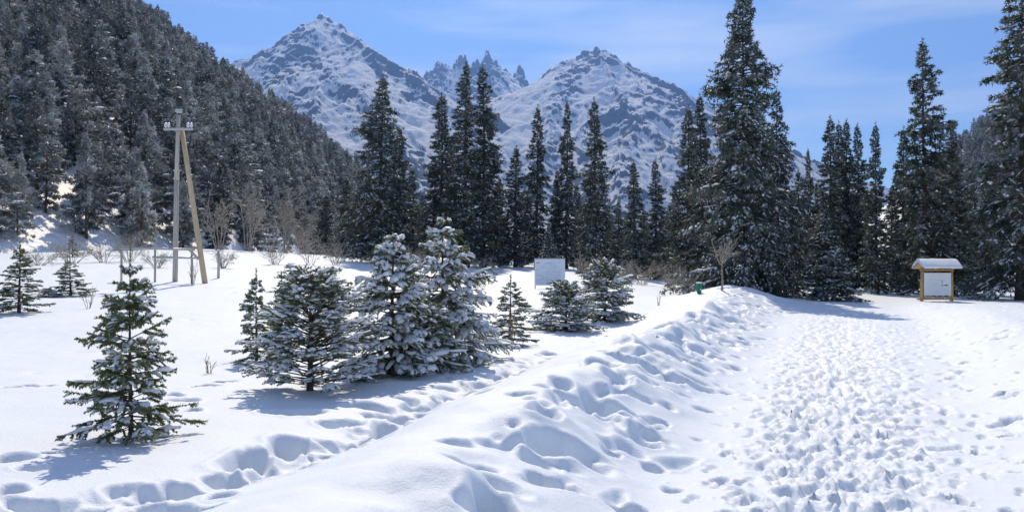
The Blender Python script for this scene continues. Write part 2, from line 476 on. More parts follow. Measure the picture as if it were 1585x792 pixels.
# smaller dents down the path side of the bank
for _ in range(460):
    y = 6 + 35 * rs.random() ** .95
    bc, pl = berm_c(y), path_c(y) - (1.05 + .035 * min(y, 30))
    t = rs.beta(1.5, 1.7)
    x = bc + (pl - bc) * (t * 1.05 - .12)
    R = rs.uniform(.05, .15) * (1 + y * .018)
    stamp(x, y, R * rs.uniform(1.0, 1.7), R, rs.uniform(-.3, 1.2), R * rs.uniform(.4, 1.0), R * .12, .3, .2, rs.random() * 6)
for _ in range(1):
    RAST[1:-1] = (RAST[:-2] + 2 * RAST[1:-1] + RAST[2:]) / 4
    RAST[:, 1:-1] = (RAST[:, :-2] + 2 * RAST[:, 1:-1] + RAST[:, 2:]) / 4
# trodden strip: churned snow, footprints, crumbs
jj = np.arange(NYR); yy_ = YR0 + (jj + .5) * RES
XX = XR0 + (np.arange(NXR) + .5) * RES
for j0 in range(0, NYR, 200):
    ys = yy_[j0:j0 + 200][:, None]; xs_ = XX[None, :]
    hw = path_w(ys)
    q = np.abs(xs_ - path_c(ys)) / hw
    m = (1 - sstep(.55, 1.35, q + .35 * fbm(xs_ / .9, ys / .9, 2, 61))) * sstep(42, 34, ys)
    n1 = fbm(xs_ / .33, ys / .33, 3, 62, .55); n2 = fbm(xs_ / .11, ys / .11, 2, 63, .6, True)
    RAST[j0:j0 + 200] += (m * (.03 * n1 + .015 * n2 * (.5 + n1))).astype(np.float32)
    mr = sstep(.9, 1.5, (xs_ - path_c(ys)) / hw) * sstep(9, 4, xs_ - path_c(ys) - hw)
    RAST[j0:j0 + 200] += (mr * .022 * fbm(xs_ / .5, ys / .5, 3, 66, .55)).astype(np.float32)
for _ in range(34):                                     # lines of boot prints
    off, y, foot = rs.normal(0, .5), 4.3 + rs.random(), 1
    wob, ph = rs.uniform(.05, .25), rs.uniform(0, 6)
    step_, deep = rs.uniform(.55, .75), rs.uniform(.03, .065)
    while y < 37:
        x = path_c(y) + off * path_w(y) + wob * math.sin(y * .6 + ph) + foot * .11 + rs.normal(0, .04)
        ang = 1.2 + rs.normal(0, .2)
        ux, uy = math.cos(ang), math.sin(ang)
        dp = deep * rs.uniform(.5, 1.4)
        stamp(x + ux * .06, y + uy * .06, .098, .058, ang, dp, .008, .6, .08, rs.random() * 6)
        stamp(x - ux * .09, y - uy * .09, .065, .05, ang, dp * 1.1, .006, .6, .08, rs.random() * 6)
        foot = -foot; y += step_ * .92 * rs.uniform(.85, 1.15)
for _ in range(700):
    y = 4.5 + 34 * rs.random() ** 1.2
    x = path_c(y) + rs.normal(0, .5) * path_w(y)
    stamp(x, y, rs.uniform(.09, .2), rs.uniform(.05, .12), 1.2 + rs.normal(0, .8), rs.uniform(.015, .06), rs.uniform(.004, .016), .4, .3, rs.random() * 6)
for _ in range(5000):
    y = 4.5 + 26 * rs.random() ** 1.4
    hw = path_w(y)
    x = path_c(y) + rs.normal(0, .55) * hw
    R = .03 + .06 * rs.random() ** 2.5
    stamp(x, y, R, R * rs.uniform(.6, 1), rs.uniform(0, 3), -R * rs.uniform(.3, .6), 0, .15, .3, rs.random() * 6)
for _ in range(800):                                    # tracks right of the path
    y = 5 + 33 * rs.random() ** 1.1
    x = path_c(y) + 1.05 + .035 * min(y, 30) + abs(rs.normal(0, 1)) * (2.0 + .14 * y)
    R = rs.uniform(.05, .12)
    stamp(x, y, R * 1.4, R, 1.1 + rs.normal(0, .6), rs.uniform(.02, .1), .012, .3, .2, rs.random() * 6)
for px, py, w in [(1551, 525, 26), (1560, 585, 28), (1566, 612, 24), (1556, 630, 22), (1476, 708, 24), (1497, 541, 18), (1505, 745, 30)]:
    d = 1.5 * F / (py - HY); x = (px - CX) / F * d; R = w / F * d * .55
    stamp(x, d, R * 1.2, R * 1.2, .4, .2, .03, .3, .15, px)
for _ in range(160):                                    # a few old dents in the meadow snow
    y = rs.uniform(14, 48); x = rs.uniform(-15, berm_c(y) - 1)
    R = rs.uniform(.08, .22)
    stamp(x, y, R * 1.6, R, rs.uniform(0, 3), rs.uniform(.01, .05), 0, .1, .2, rs.random() * 6)

def G(x, y):
    return base_height(x, y) + sample_raster(x, y)

# fine polar sheet in front of the lens, coarser behind and beyond
a_f = np.linspace(rad(-37), rad(37), 640)
a_b = np.linspace(rad(37), rad(360 - 37), 60)[1:-1]
az = np.concatenate([a_f, a_b])
rr = np.concatenate([[.02, 1, 2, 3, 4], np.geomspace(4.6, 48, 560), np.geomspace(48.6, 500, 90), np.geomspace(520, 12000, 40)])
A_, R_ = np.meshgrid(az, rr)
gx, gy = R_ * np.sin(A_), R_ * np.cos(A_)
gz = G(gx, gy)
na, nr = len(az), len(rr)
idx = np.arange(na * nr).reshape(nr, na)
nxt = np.roll(idx, -1, axis=1)
gf = np.stack([idx[:-1].ravel(), nxt[:-1].ravel(), nxt[1:].ravel(), idx[1:].ravel()], 1)[:, ::-1]
ground = obj('snow_ground', mesh('snow_ground', np.stack([gx.ravel(), gy.ravel(), gz.ravel()], 1), gf, M_SNOW))
tag(ground, 'trampled snow field with a snowbank and footpath', kind='structure')

# ------------------------------------------------------------------ forested hills
class Hill:
    def __init__(s, crest, foot, seed, amp):
        s.crest, s.foot, s.seed, s.amp = np.array(crest, float), np.array(foot, float), seed, amp
    def at(s, px, t):
        """px: bearing, t: 0 at the foot, 1 on the crest, more behind it"""
        c, f = s.crest, s.foot
        rc, rf = np.interp(px, c[:, 0], c[:, 2]), np.interp(px, f[:, 0], f[:, 2])
        zc = CAMZ + (HY - np.interp(px, c[:, 0], c[:, 1])) / F * rc
        zf = CAMZ + (HY - np.interp(px, f[:, 0], f[:, 1])) / F * rf
        y = rf + (rc - rf) * t
        x = (px - CX) / F * y
        tt = np.clip(t, 0, 1)
        z = zf + (zc - zf) * (.92 * tt + .08 * tt * tt + .035 * np.sin(tt * math.pi)) - np.maximum(0, t - 1) * (rc - rf) * .45 + np.minimum(0, t) * 200
        n = s.amp * (fbm(x / 45, y / 45, 4, s.seed) + .25 * fbm(x / 9, y / 9, 3, s.seed + 5))
        return x, y, z + n * sstep(-.02, .15, t)
    def build(s, name, pxs, ts, mat):
        U, T = np.meshgrid(pxs, ts)
        x, y, z = s.at(U, T)
        n, m = len(pxs), len(ts)
        i = np.arange(n * m).reshape(m, n)
        f = np.stack([i[:-1, :-1].ravel(), i[:-1, 1:].ravel(), i[1:, 1:].ravel(), i[1:, :-1].ravel()], 1)
        return obj(name, mesh(name, np.stack([x.ravel(), y.ravel(), z.ravel()], 1), f, mat))

HL = Hill([(-500, -560, 360), (-200, -290, 380), (0, -125, 400), (200, 22, 430), (330, 118, 480), (440, 190, 530), (530, 258, 590), (600, 325, 650), (680, 380, 720), (760, 408, 780)],
          [(-500, 385, 66), (0, 385, 76), (150, 388, 88), (350, 398, 112), (450, 398, 160), (550, 398, 260), (680, 404, 480), (760, 412, 600)], 31, 5.0)
hl = HL.build('left_hillside', np.linspace(-500, 760, 260), np.concatenate([np.linspace(-.04, 1.02, 150), np.linspace(1.06, 1.5, 8)]), M_HSNOW)
tag(hl, 'steep snowy hillside under the forest on the left', kind='structure')
HR = Hill([(1330, 345, 760), (1420, 285, 740), (1480, 240, 720), (1510, 205, 710), (1550, 182, 700), (1600, 160, 690), (1700, 120, 680), (1900, 60, 660)],
          [(1330, 400, 420), (1500, 405, 330), (1900, 405, 260)], 57, 7.0)
hr = HR.build('right_hillside', np.linspace(1330, 1900, 110), np.concatenate([np.linspace(-.04, 1.02, 80), np.linspace(1.06, 1.5, 6)]), M_HSNOW)
tag(hr, 'snowy wooded hillside behind the right-hand trees', kind='structure')

# ------------------------------------------------------------------ mountains
def ridge_height(X, Y, ridges, warp, seed, n_main):
    """height of the highest of many roof-shaped ridges, each with a steep and a gentle side"""
    wx = X + warp * fbm(X / 420, Y / 420, 4, seed) + 16 * fbm(X / 90, Y / 90, 3, seed + 1)
    wy = Y + warp * fbm(X / 420 + 50, Y / 420, 4, seed + 3) + 16 * fbm(X / 90 + 20, Y / 90, 3, seed + 2)
    best = np.full(X.shape, -1e9); dist = np.full(X.shape, 1e9)
    best0 = best; dist0 = dist; WX, WY = wx, wy
    for n_, (pts, sl, sr) in enumerate(ridges):
        for a, b in zip(pts[:-1], pts[1:]):
            ab = b[:2] - a[:2]
            if n_ < n_main:
                win = (slice(None), slice(None))
            else:                                         # a rib only shapes the ground close to it
                m_ = 460
                i0, i1 = np.searchsorted(X[0], [min(a[0], b[0]) - m_, max(a[0], b[0]) + m_])
                j0, j1 = np.searchsorted(Y[:, 0], [min(a[1], b[1]) - m_, max(a[1], b[1]) + m_])
                if i1 - i0 < 2 or j1 - j0 < 2: continue
                win = (slice(j0, j1), slice(i0, i1))
            wx, wy, best, dist = WX[win], WY[win], best0[win], dist0[win]
            px_, py_ = wx - a[0], wy - a[1]
            t = np.clip((px_ * ab[0] + py_ * ab[1]) / (ab @ ab), 0, 1)
            dd = np.hypot(px_ - t * ab[0], py_ - t * ab[1])
            cr_ = (ab[0] * py_ - ab[1] * px_) / (math.hypot(*ab) + 1e-6)
            k = sstep(-12, 12, cr_)
            h = a[2] + (b[2] - a[2]) * t - (sl * k + sr * (1 - k)) * dd
            np.maximum(best, h, out=best)
            if n_ < n_main: np.minimum(dist, dd, out=dist)
    return best0, dist0

def branch(ridges, seed, step, length, drop, depth=1):
    """side ribs running down both flanks of every ridge"""
    r = np.random.default_rng(seed)
    out = []
    for pts, sl, sr in ridges:
        seg = np.linalg.norm(np.diff(pts[:, :2], axis=0), axis=1)
        cum = np.concatenate([[0], np.cumsum(seg)])
        s_ = r.uniform(.2, .8) * step
        while s_ < cum[-1]:
            i = min(np.searchsorted(cum, s_) - 1, len(seg) - 1)
            t = (s_ - cum[i]) / seg[i]
            p = pts[i] * (1 - t) + pts[i + 1] * t
            d = (pts[i + 1] - pts[i])[:2] / seg[i]
            for side in (-1, 1):
                if r.random() < .25: continue
                ang = side * r.uniform(.75, 1.25)
                v = np.array((d[0] * math.cos(ang) - d[1] * math.sin(ang), d[0] * math.sin(ang) + d[1] * math.cos(ang)))
                if v[1] > .45: continue
                L_ = length * r.uniform(.5, 1.3); n = 5
                path = [p - np.array((0, 0, 6.))]
                for k in range(n):
                    w_ = r.normal(0, .22); v = np.array((v[0] * math.cos(w_) - v[1] * math.sin(w_), v[0] * math.sin(w_) + v[1] * math.cos(w_)))
                    q = path[-1].copy(); q[:2] += v * L_ / n; q[2] -= drop * r.uniform(.75, 1.25) * L_ / n
                    path.append(q)
                st, ge = r.uniform(1.15, 1.8), r.uniform(.68, .92)
                out.append((np.array(path), ge, st) if r.random() < .7 else (np.array(path), st, ge))
            s_ += step * r.uniform(.6, 1.4)
    return out

def mountain(name, label, ridges, x0, x1, y0, y1, nx, ny, seed, mat, crag=15., warp=60., step=190, length=380, drop=.47, rough=1.):
    X, Y = np.meshgrid(np.linspace(x0, x1, nx), np.linspace(y0, y1, ny))
    main = [(np.array([P(*p) for p in pts]), sl, sr) for pts, sl, sr in ridges]
    ribs = branch(main, seed, step, length, drop)
    small = branch(ribs, seed + 1, step * .5, length * .42, drop * 1.25)
    small += branch(small, seed + 2, step * .4, length * .2, drop * 1.5)
    h, dist = ridge_height(X, Y, main + ribs + small, warp, seed, len(main))
    near = np.exp(-dist / 60)
    z = h + crag * (fbm(X / 160, Y / 160, 5, seed + 60, .5) * .8) * (.5 + .5 * near) + crag * rough * fbm(X / 42, Y / 42, 3, seed + 80, .6) * (.12 + 2.6 * near)
    i = np.arange(nx * ny).reshape(ny, nx)
    f = np.stack([i[:-1, :-1].ravel(), i[:-1, 1:].ravel(), i[1:, 1:].ravel(), i[1:, :-1].ravel()], 1)
    o = obj(name, mesh(name, np.stack([X.ravel(), Y.ravel(), z.ravel()], 1), f, mat))
    tag(o, label, kind='structure')
    return o

def fix(seq, d): return [(p + (d,))[:3] for p in seq]
left_main = fix([(180, 240), (290, 160), (372, 108), (405, 92), (440, 66), (470, 42), (498, 22), (522, 32), (548, 54), (575, 78), (602, 102), (640, 120), (665, 136), (705, 160), (770, 215)], 4000)
mountain('left_mountain', 'broad pyramid peak with rock ribs and snowfields', [
    (left_main, 1.0, .85),
    ([(470, 42, 4000), (456, 84, 3750), (510, 110, 3500), (562, 142, 3250), (600, 205, 2950), (650, 290, 2500)], .74, 1.3),
    ([(405, 92, 4000), (418, 140, 3600), (470, 190, 3150), (500, 240, 2800), (545, 330, 2300)], .74, 1.3),
    ([(602, 102, 4000), (640, 150, 3700), (690, 205, 3300), (745, 280, 2850), (780, 350, 2400)], .74, 1.3),
    ([(330, 130, 4000), (330, 190, 3500), (380, 270, 3000)], .74, 1.3),
], -2100, 150, 2200, 4500, 420, 330, 101, M_MTN)
mountain('middle_mountain', 'jagged far peaks between the two big mountains', [
    (fix([(610, 150), (640, 128), (660, 110), (680, 97), (705, 95), (718, 88), (728, 103), (742, 95), (755, 84), (768, 98), (778, 118), (788, 124), (797, 113), (803, 104), (811, 121), (835, 150), (880, 180)], 5200), 1.5, 1.6),
    ([(680, 97, 5200), (690, 140, 4900), (720, 190, 4500)], 1.1, 1.3),
    ([(755, 84, 5200), (748, 130, 4950), (770, 180, 4550)], 1.1, 1.3),
], -880, 560, 4350, 5550, 300, 200, 211, M_MTN2, 22., 40., 130, 250, 1.0, 1.6)
mountain('right_mountain', 'massive rocky snow peak behind the tall trees', [
    (fix([(735, 235), (778, 168), (812, 135), (840, 112), (872, 91), (892, 86), (908, 78), (926, 73), (946, 82), (972, 98), (1002, 112), (1032, 132), (1070, 148), (1105, 160), (1180, 205), (1250, 242), (1400, 300), (1520, 340)], 4500), 1.0, .85),
    ([(892, 86, 4500), (882, 122, 4200), (850, 180, 3800), (825, 250, 3350), (815, 330, 2800)], .74, 1.3),
    ([(926, 73, 4500), (950, 125, 4150), (975, 170, 3800), (965, 240, 3300), (955, 320, 2800)], .74, 1.3),
    ([(1032, 132, 4500), (1045, 180, 4100), (1070, 240, 3600), (1090, 320, 3000)], .74, 1.3),
    ([(1180, 205, 4500), (1190, 260, 4000), (1210, 330, 3300)], .74, 1.3),
], -350, 2500, 2700, 5000, 430, 300, 307, M_MTN)
# snow basin between the peaks
X, Y = np.meshgrid(np.linspace(-1500, 1000, 90), np.linspace(900, 5900, 120))
Z = np.interp(Y, [900, 1500, 2000, 3000, 4500, 5900], [4, 20, 50, 190, 620, 1000]) + 40 * fbm(X / 400, Y / 400, 4, 77) * sstep(1000, 2000, Y) - np.maximum(0, X - .07 * Y) * .5 - np.maximum(0, -X - .25 * Y) * .3
i = np.arange(90 * 120).reshape(120, 90)
sb = obj('snow_basin', mesh('snow_basin', np.stack([X.ravel(), Y.ravel(), Z.ravel()], 1), np.stack([i[:-1, :-1].ravel(), i[:-1, 1:].ravel(), i[1:, 1:].ravel(), i[1:, :-1].ravel()], 1), M_MTN))
tag(sb, 'snow basin rising between the mountains', kind='structure')

# ------------------------------------------------------------------ conifers
def norm(v): return v / (np.linalg.norm(v, axis=-1, keepdims=True) + 1e-9)

def tubes(P0, P1, P2, r0, r1, sides=3, seg=2):
    """many tapered bent sticks at once: quadratic through three points"""
    k = len(P0)
    u = np.linspace(0, 1, seg + 1)[None, :, None]
    pts = P0[:, None] * (1 - u) ** 2 + 2 * P1[:, None] * u * (1 - u) + P2[:, None] * u * u
    tg = norm(P2 - P0)
    ref = np.where(np.abs(tg[:, 2:3]) < .85, np.array([[0, 0, 1.]]), np.array([[1., 0, 0]]))
    e1 = norm(np.cross(tg, ref)); e2 = np.cross(tg, e1)
    a = np.arange(sides) / sides * 2 * math.pi
    rad_ = (np.asarray(r0)[:, None] * (1 - u[..., 0]) + np.asarray(r1)[:, None] * u[..., 0])
    V = pts[:, :, None] + rad_[:, :, None, None] * (np.cos(a)[None, None, :, None] * e1[:, None, None] + np.sin(a)[None, None, :, None] * e2[:, None, None])
    i = np.arange(k * (seg + 1) * sides).reshape(k, seg + 1, sides)
    j = np.roll(i, -1, axis=2)
    f = np.stack([i[:, :-1], j[:, :-1], j[:, 1:], i[:, 1:]], -1).reshape(-1, 4)
    return V.reshape(-1, 3), f

def spruce_parts(seed, H, R, prof, nb=120, z_lo=.06, e_top=.55, e_bot=-.25, droop=.25, tw_n=9, tw_len=.42, hang=.25, nd_n=24, nd_len=.03, nd_w=.008,
                 snow_p=.4, snow_w=.05, limb_r=.012, trunk_r=None, jit=.28, gaps=.12, mats=None, core=True, snow_seg=3, leader=.06, snow_side=4, uneven=.0, bough_snow=.5, whorl=0, pad=(.75, 1.0), pads=1, bare=.0):
    r = np.random.default_rng(seed)
    trunk_r = trunk_r or H * .014
    # boughs
    t = z_lo + (1 - leader - z_lo) * (np.arange(nb) + r.random(nb)) / nb
    t = z_lo + (t - z_lo) ** 1.0
    if whorl:
        w = np.round((t - z_lo) * whorl) / whorl + z_lo
        mixw = .25 + .6 * sstep(.45, .75, t)
        t = w * mixw + t * (1 - mixw)
        t = np.clip(t, z_lo, 1 - leader * .6)
    azb = np.arange(nb) * 2.39996 + r.normal(0, .35, nb)
    Lb = R * prof(t) * (1 + jit * r.normal(0, 1, nb).clip(-1.6, 1.6))
    Lb *= 1 + uneven * np.sin(azb * 1 + seed) + uneven * np.sin(t * 23 + seed + azb * 2)
    keep = r.random(nb) > gaps * (Lb > R * .2)
    t, azb, Lb = t[keep], azb[keep], np.maximum(Lb[keep], R * .05)
    nb = len(t)
    e = e_bot + (e_top - e_bot) * t ** 1.3 + r.normal(0, .12, nb)
    hd = np.stack([np.cos(azb), np.sin(azb), np.zeros(nb)], 1)
    lean = np.stack([.012 * H * np.sin(t * 2.2 + seed), .012 * H * np.cos(t * 1.7 + seed), np.zeros(nb)], 1)
    B0 = np.stack([np.zeros(nb), np.zeros(nb), t * H], 1) + lean
    dr = droop * (1 - .6 * t)
    def bpos(bi, s):
        l = Lb[bi]
        return B0[bi] + hd[bi] * (l * s * np.cos(e[bi]))[:, None] + np.array([0, 0, 1.]) * (l * (np.sin(e[bi]) * s - dr[bi] * s * s + dr[bi] * .7 * s ** 3))[:, None]
    # twigs
    cnt = np.maximum(3, np.round(tw_n * (Lb / R) ** .7 * (1 + .2 * r.normal(0, 1, nb)))).astype(int)
    bi = np.repeat(np.arange(nb), cnt)
    k = len(bi)
    s0 = .2 + bare * (1 - t[bi]) ** 2
    s = s0 + (.98 - s0) * r.random(k) ** .85
    side = np.where(r.random(k) < .5, -1., 1.)
    ang = side * r.uniform(.6, 1.15, k)
    l = np.minimum(tw_len * R, .62 * Lb[bi] + .02 * R) * (1.12 - s) ** .6 * r.uniform(.6, 1.15, k)
    c, sn = np.cos(ang), np.sin(ang)
    h = hd[bi]
    dirh = np.stack([h[:, 0] * c - h[:, 1] * sn, h[:, 0] * sn + h[:, 1] * c, np.zeros(k)], 1)
    T0 = bpos(bi, s)
    slope = np.sin(e[bi]) * .5 - hang * r.uniform(.2, 1.4, k)
    td = norm(dirh + np.array([0, 0, 1.]) * slope[:, None])
    T2 = T0 + td * l[:, None] - np.array([0, 0, 1.]) * (hang * .35 * l)[:, None]
    T1 = T0 + td * (l * .55)[:, None]
    # bough ends carry needles too
    M0, M1, M2 = bpos(np.arange(nb), .35 + bare * .8 * (1 - t) ** 2), bpos(np.arange(nb), np.full(nb, .72)), bpos(np.arange(nb), np.full(nb, 1.04))
    M1 = 2 * M1 - .5 * (M0 + M2)
    # leader
    top = np.array([[lean[-1][0] if nb else 0, lean[-1][1] if nb else 0, H]])
    LT0 = top - np.array([[0, 0, H * leader * 1.3]]); LT1 = (LT0 + top) / 2
    A0, A1, A2 = np.vstack([T0, M0, LT0]), np.vstack([T1, M1, LT1]), np.vstack([T2, M2, top])
    al = np.linalg.norm(A2 - A0, axis=1)
    # needles: count follows twig length
    avg = np.mean(al)
    nn = np.maximum(4, np.round(nd_n * np.clip(al / avg, .35, 2.6))).astype(int)
    ti = np.repeat(np.arange(len(al)), nn)
    q = len(ti)
    u = r.random(q)[:, None]
    p = A0[ti] * (1 - u) ** 2 + 2 * A1[ti] * u * (1 - u) + A2[ti] * u * u
    tg = norm(2 * (1 - u) * (A1[ti] - A0[ti]) + 2 * u * (A2[ti] - A1[ti]))
    rv = r.normal(0, 1, (q, 3)); perp = norm(np.cross(tg, rv))
    nd = norm(tg * r.uniform(.3, 1.1, (q, 1)) + perp)
    nl = nd_len * r.uniform(.6, 1.25, (q, 1)) * (1.1 - .35 * u)
    sv = norm(np.cross(nd, r.normal(0, 1, (q, 3)))) * (nd_w * r.uniform(.7, 1.3, (q, 1)))
    V = np.stack([p - sv, p + sv, p + nd * nl], 1).reshape(-1, 3)
    crown_v, crown_f = V, np.arange(q * 3).reshape(-1, 3)
    # wood
    zz = np.linspace(0, 1, 9)
    tb = MB()
    tb.tube(np.stack([.012 * H * np.sin(zz * 2.2 + seed) - .012 * H * math.sin(seed) * (1 - zz), .012 * H * np.cos(zz * 1.7 + seed) - .012 * H * math.cos(seed) * (1 - zz), zz * H * .985 - .12 * (zz == 0)], 1),
            list(trunk_r * ((1 - zz) * .93 + .04) * (1 + .35 * (zz == 0))), 7)
    bv, bf = tubes(bpos(np.arange(nb), np.zeros(nb)), 2 * bpos(np.arange(nb), np.full(nb, .5)) - .5 * (B0 + bpos(np.arange(nb), np.ones(nb))), bpos(np.arange(nb), np.ones(nb)),
                   limb_r * (.4 + .8 * Lb / R), limb_r * .2 * np.ones(nb), 3, 3)
    lv, lf = [bv], [bf]
    if core:
        cv, cf = tubes(T0, T1, T2, np.full(k, limb_r * .4), np.full(k, limb_r * .12), 3, 1)
        lv.append(cv); lf.append(cf + len(bv))
    # snow lying along the twigs and over the boughs
    tt = t[bi]
    shelf = .5 + .8 * np.sin(bi * 1.7 + seed) * np.sin(bi * .37)       # some boughs keep more
    sel = r.random(k) < snow_p * (.45 + .9 * np.clip(shelf, 0, 1)) * (1.08 - .62 * tt)
    selb = r.random(nb) < bough_snow * snow_p * 2 * (1.05 - .62 * t)
    S0, S1, S2 = [np.vstack([q_] * pads) for q_ in (np.vstack([T0[sel], M0[selb]]), np.vstack([T1[sel], M1[selb]]), np.vstack([T2[sel], M2[selb]]))]
    ns = len(S0)
    wd = snow_w * r.uniform(.5, 1.25, ns) * np.concatenate([np.ones(sel.sum()), np.full(selb.sum(), 1.35)] * pads)
    nseg = snow_seg
    uu = np.linspace(.04, .96, nseg + 1)
    b0 = r.uniform(.0, .35 if pads == 1 else .6, ns)[:, None]; uu = b0 + (r.uniform(*pad, ns)[:, None] - (b0 if pads == 1 else 0)) * np.linspace(0, 1, nseg + 1)[None]
    U = uu[..., None]
    sp = S0[:, None] * (1 - U) ** 2 + 2 * S1[:, None] * U * (1 - U) + S2[:, None] * U * U
    env = np.sin(np.linspace(.12, math.pi - .18, nseg + 1))[None] ** .6 * r.uniform(.65, 1.25, (ns, nseg + 1))
    ax = norm(S2 - S0); sx = norm(np.cross(ax, np.array([[0, 0, 1.]])))
    aa = np.arange(snow_side) / snow_side * 2 * math.pi
    ca, sa = np.cos(aa), np.sin(aa)
    wv = (wd[:, None] * env)[:, :, None]
    SV = sp[:, :, None] + (wv * ca)[..., None] * sx[:, None, None] + (wv * np.where(sa > 0, .75, .22) * sa + wv * .18)[..., None] * np.array([0, 0, 1.])
    SV = SV + r.normal(0, 1, SV.shape) * (wd * .10)[:, None, None, None]
    i = np.arange(ns * (nseg + 1) * snow_side).reshape(ns, nseg + 1, snow_side)
    j = np.roll(i, -1, axis=2)
    sf = np.stack([i[:, :-1], j[:, :-1], j[:, 1:], i[:, 1:]], -1).reshape(-1, 4)
    m = mats or (M_BARK, M_NEAR, M_TSNOW)
    res = [('trunk', mesh('trunk', np.vstack(tb.v), [np.vstack(tb.f4), np.vstack(tb.f3)], m[0])),
           ('limbs', mesh('limbs', np.vstack(lv), np.vstack(lf), m[0])),
           ('crown', mesh('crown', crown_v, crown_f, m[1], False))]
    if ns:
        res.append(('bough_snow', mesh('bough_snow', SV.reshape(-1, 3), sf, m[2])))
    return res, H, R

WF = {'young_spruce': 1.22, 'spruce_tree': 1.04}
def plant(name, proto, loc, H=None, R=None, rz=0.0, label=None, cat='tree', group=None):
    parts, h0, r0 = proto
    sz = (H or h0) / h0
    sxy = (R or r0 * sz) / r0
    root = empty(name, loc, rz)
    root.scale = (sxy, sxy, sz)
    tag(root, label, cat, group)
    for n, me in parts:
        o = obj(n, me, root)
        if n != 'trunk': o['kind'] = 'stuff'
    return root

def stand(px, d):
    x = (px - CX) / F * d
    return np.array((x, d, float(G(np.array([x]), np.array([d]))[0])))

def place(name, proto, px, top, d, width=None, label=None, group=None, rz=None, cat='tree', sink=.03, R=None):
    b = stand(px, d)
    H = CAMZ + (HY - top) / F * d - b[2]
    b[2] -= sink
    return plant(name, proto, b, H + sink, R or (width / 2 / F * d * WF.get(name, 1.0) if width else None), random.Random(int(px * 7 + top)).uniform(0, 6.28) if rz is None else rz, label, cat, group)

cone = lambda t: (1 - t) ** .85 * (1 - .25 * np.exp(-(t / .05)))
bushy = lambda t: np.sqrt(np.clip(1 - t ** 2.0, 0, 1)) * (1 - .3 * t) * (.78 + .22 * np.sin(np.clip(t * 3.2, 0, 1.57)))
slim = lambda t: np.minimum(1, (1 - t) * 1.25) ** .8 * (.82 + .18 * np.sin(t * 37)) + .04
wide = lambda t: np.minimum(1.0, ((1 - t) * 1.3)) ** .75 * (.85 + .15 * np.sin(t * 19 + 1)) + .03

# ---- young trees in front
NEAR = dict(mats=(M_BARK, M_NEAR, M_TSNOW), snow_seg=4, snow_side=6)
G_Y = 'young snowy spruces in the meadow'
p1 = spruce_parts(3, 1.95, .62, cone, nb=150, z_lo=.05, e_top=.75, e_bot=-.05, droop=.22, tw_n=11, tw_len=.36, hang=.35, nd_n=52, nd_len=.032, nd_w=.007, snow_p=.45, snow_w=.032, limb_r=.008, trunk_r=.028, jit=.27, gaps=.08, leader=.12, whorl=11, uneven=.1, **NEAR)
place('young_spruce', p1, 205, 383, 9.4, 146, 'small green spruce with light snow, nearest tree, standing alone at left', G_Y, rz=.4)
p3 = spruce_parts(8, 1.85, .97, bushy, nb=165, z_lo=.05, e_top=.85, e_bot=.22, droop=.16, tw_n=13, tw_len=.36, hang=.2, nd_n=34, nd_len=.036, nd_w=.008, snow_p=.85, snow_w=.04, limb_r=.012, trunk_r=.045, jit=.2, gaps=.05, leader=.08, uneven=.1, bare=.38, **NEAR)
place('young_spruce', p3, 480, 416, 13.0, 190, 'broad rounded young spruce with bare fanning lower branches, front of the row', G_Y, rz=1.1)
p4 = spruce_parts(14, 2.4, .85, lambda t: cone(t) * .9 + .1 * bushy(t), nb=165, z_lo=.04, e_top=.75, e_bot=-.15, droop=.4, tw_n=13, tw_len=.36, hang=.6, nd_n=32, nd_len=.04, nd_w=.009, snow_p=1.0, snow_w=.05, limb_r=.013, trunk_r=.045, jit=.27, gaps=.08, leader=.07, whorl=14, uneven=.1, **NEAR)
place('young_spruce', p4, 605, 350, 14.8, 158, 'pointed snow-laden young spruce, middle of the row of three', G_Y, rz=2.0)
p5 = spruce_parts(22, 2.75, 1.05, lambda t: cone(t) * .8 + .2 * bushy(t), nb=165, z_lo=.04, e_top=.7, e_bot=-.2, droop=.42, tw_n=13, tw_len=.36, hang=.75, nd_n=32, nd_len=.042, nd_w=.01, snow_p=1.0, snow_w=.054, limb_r=.014, trunk_r=.05, jit=.27, gaps=.1, leader=.09, whorl=10, uneven=.1, **NEAR)
place('young_spruce', p5, 688, 330, 16.8, 168, 'tallest young spruce of the row with a long thin leader and layered snowy boughs', G_Y, rz=.2)
p6 = spruce_parts(31, 2.0, .5, cone, nb=80, z_lo=.06, e_top=.6, e_bot=-.1, droop=.25, tw_n=9, tw_len=.45, hang=.3, nd_n=26, nd_len=.045, nd_w=.012, snow_p=.4, snow_w=.04, limb_r=.011, trunk_r=.03, jit=.25, gaps=.15, leader=.12, mats=(M_BARK, M_NEAR, M_TSNOW))
p7 = spruce_parts(37, 1.6, .85, bushy, nb=105, z_lo=.03, e_top=.7, e_bot=.0, droop=.2, tw_n=11, tw_len=.4, hang=.3, nd_n=26, nd_len=.05, nd_w=.013, snow_p=.9, snow_w=.06, limb_r=.012, trunk_r=.04, jit=.25, gaps=.05, leader=.08, mats=(M_BARK, M_NEAR, M_TSNOW), uneven=.08)
p4b = spruce_parts(41, 1.5, .7, bushy, nb=90, z_lo=.03, e_top=.6, e_bot=-.1, droop=.3, tw_n=12, tw_len=.4, hang=.4, nd_n=28, nd_len=.042, nd_w=.01, snow_p=.7, snow_w=.045, limb_r=.012, trunk_r=.04, jit=.2, gaps=.05, leader=.08, **NEAR)
place('young_spruce', p4b, 662, 458, 15.3, 118, 'low snow-covered spruce wedged between the pointed and the tallest young spruce', G_Y, rz=1.2)
place('young_spruce', p6, 398, 415, 17.0, 66, 'thin sparse young spruce with a reddish stem behind the rounded one', G_Y)
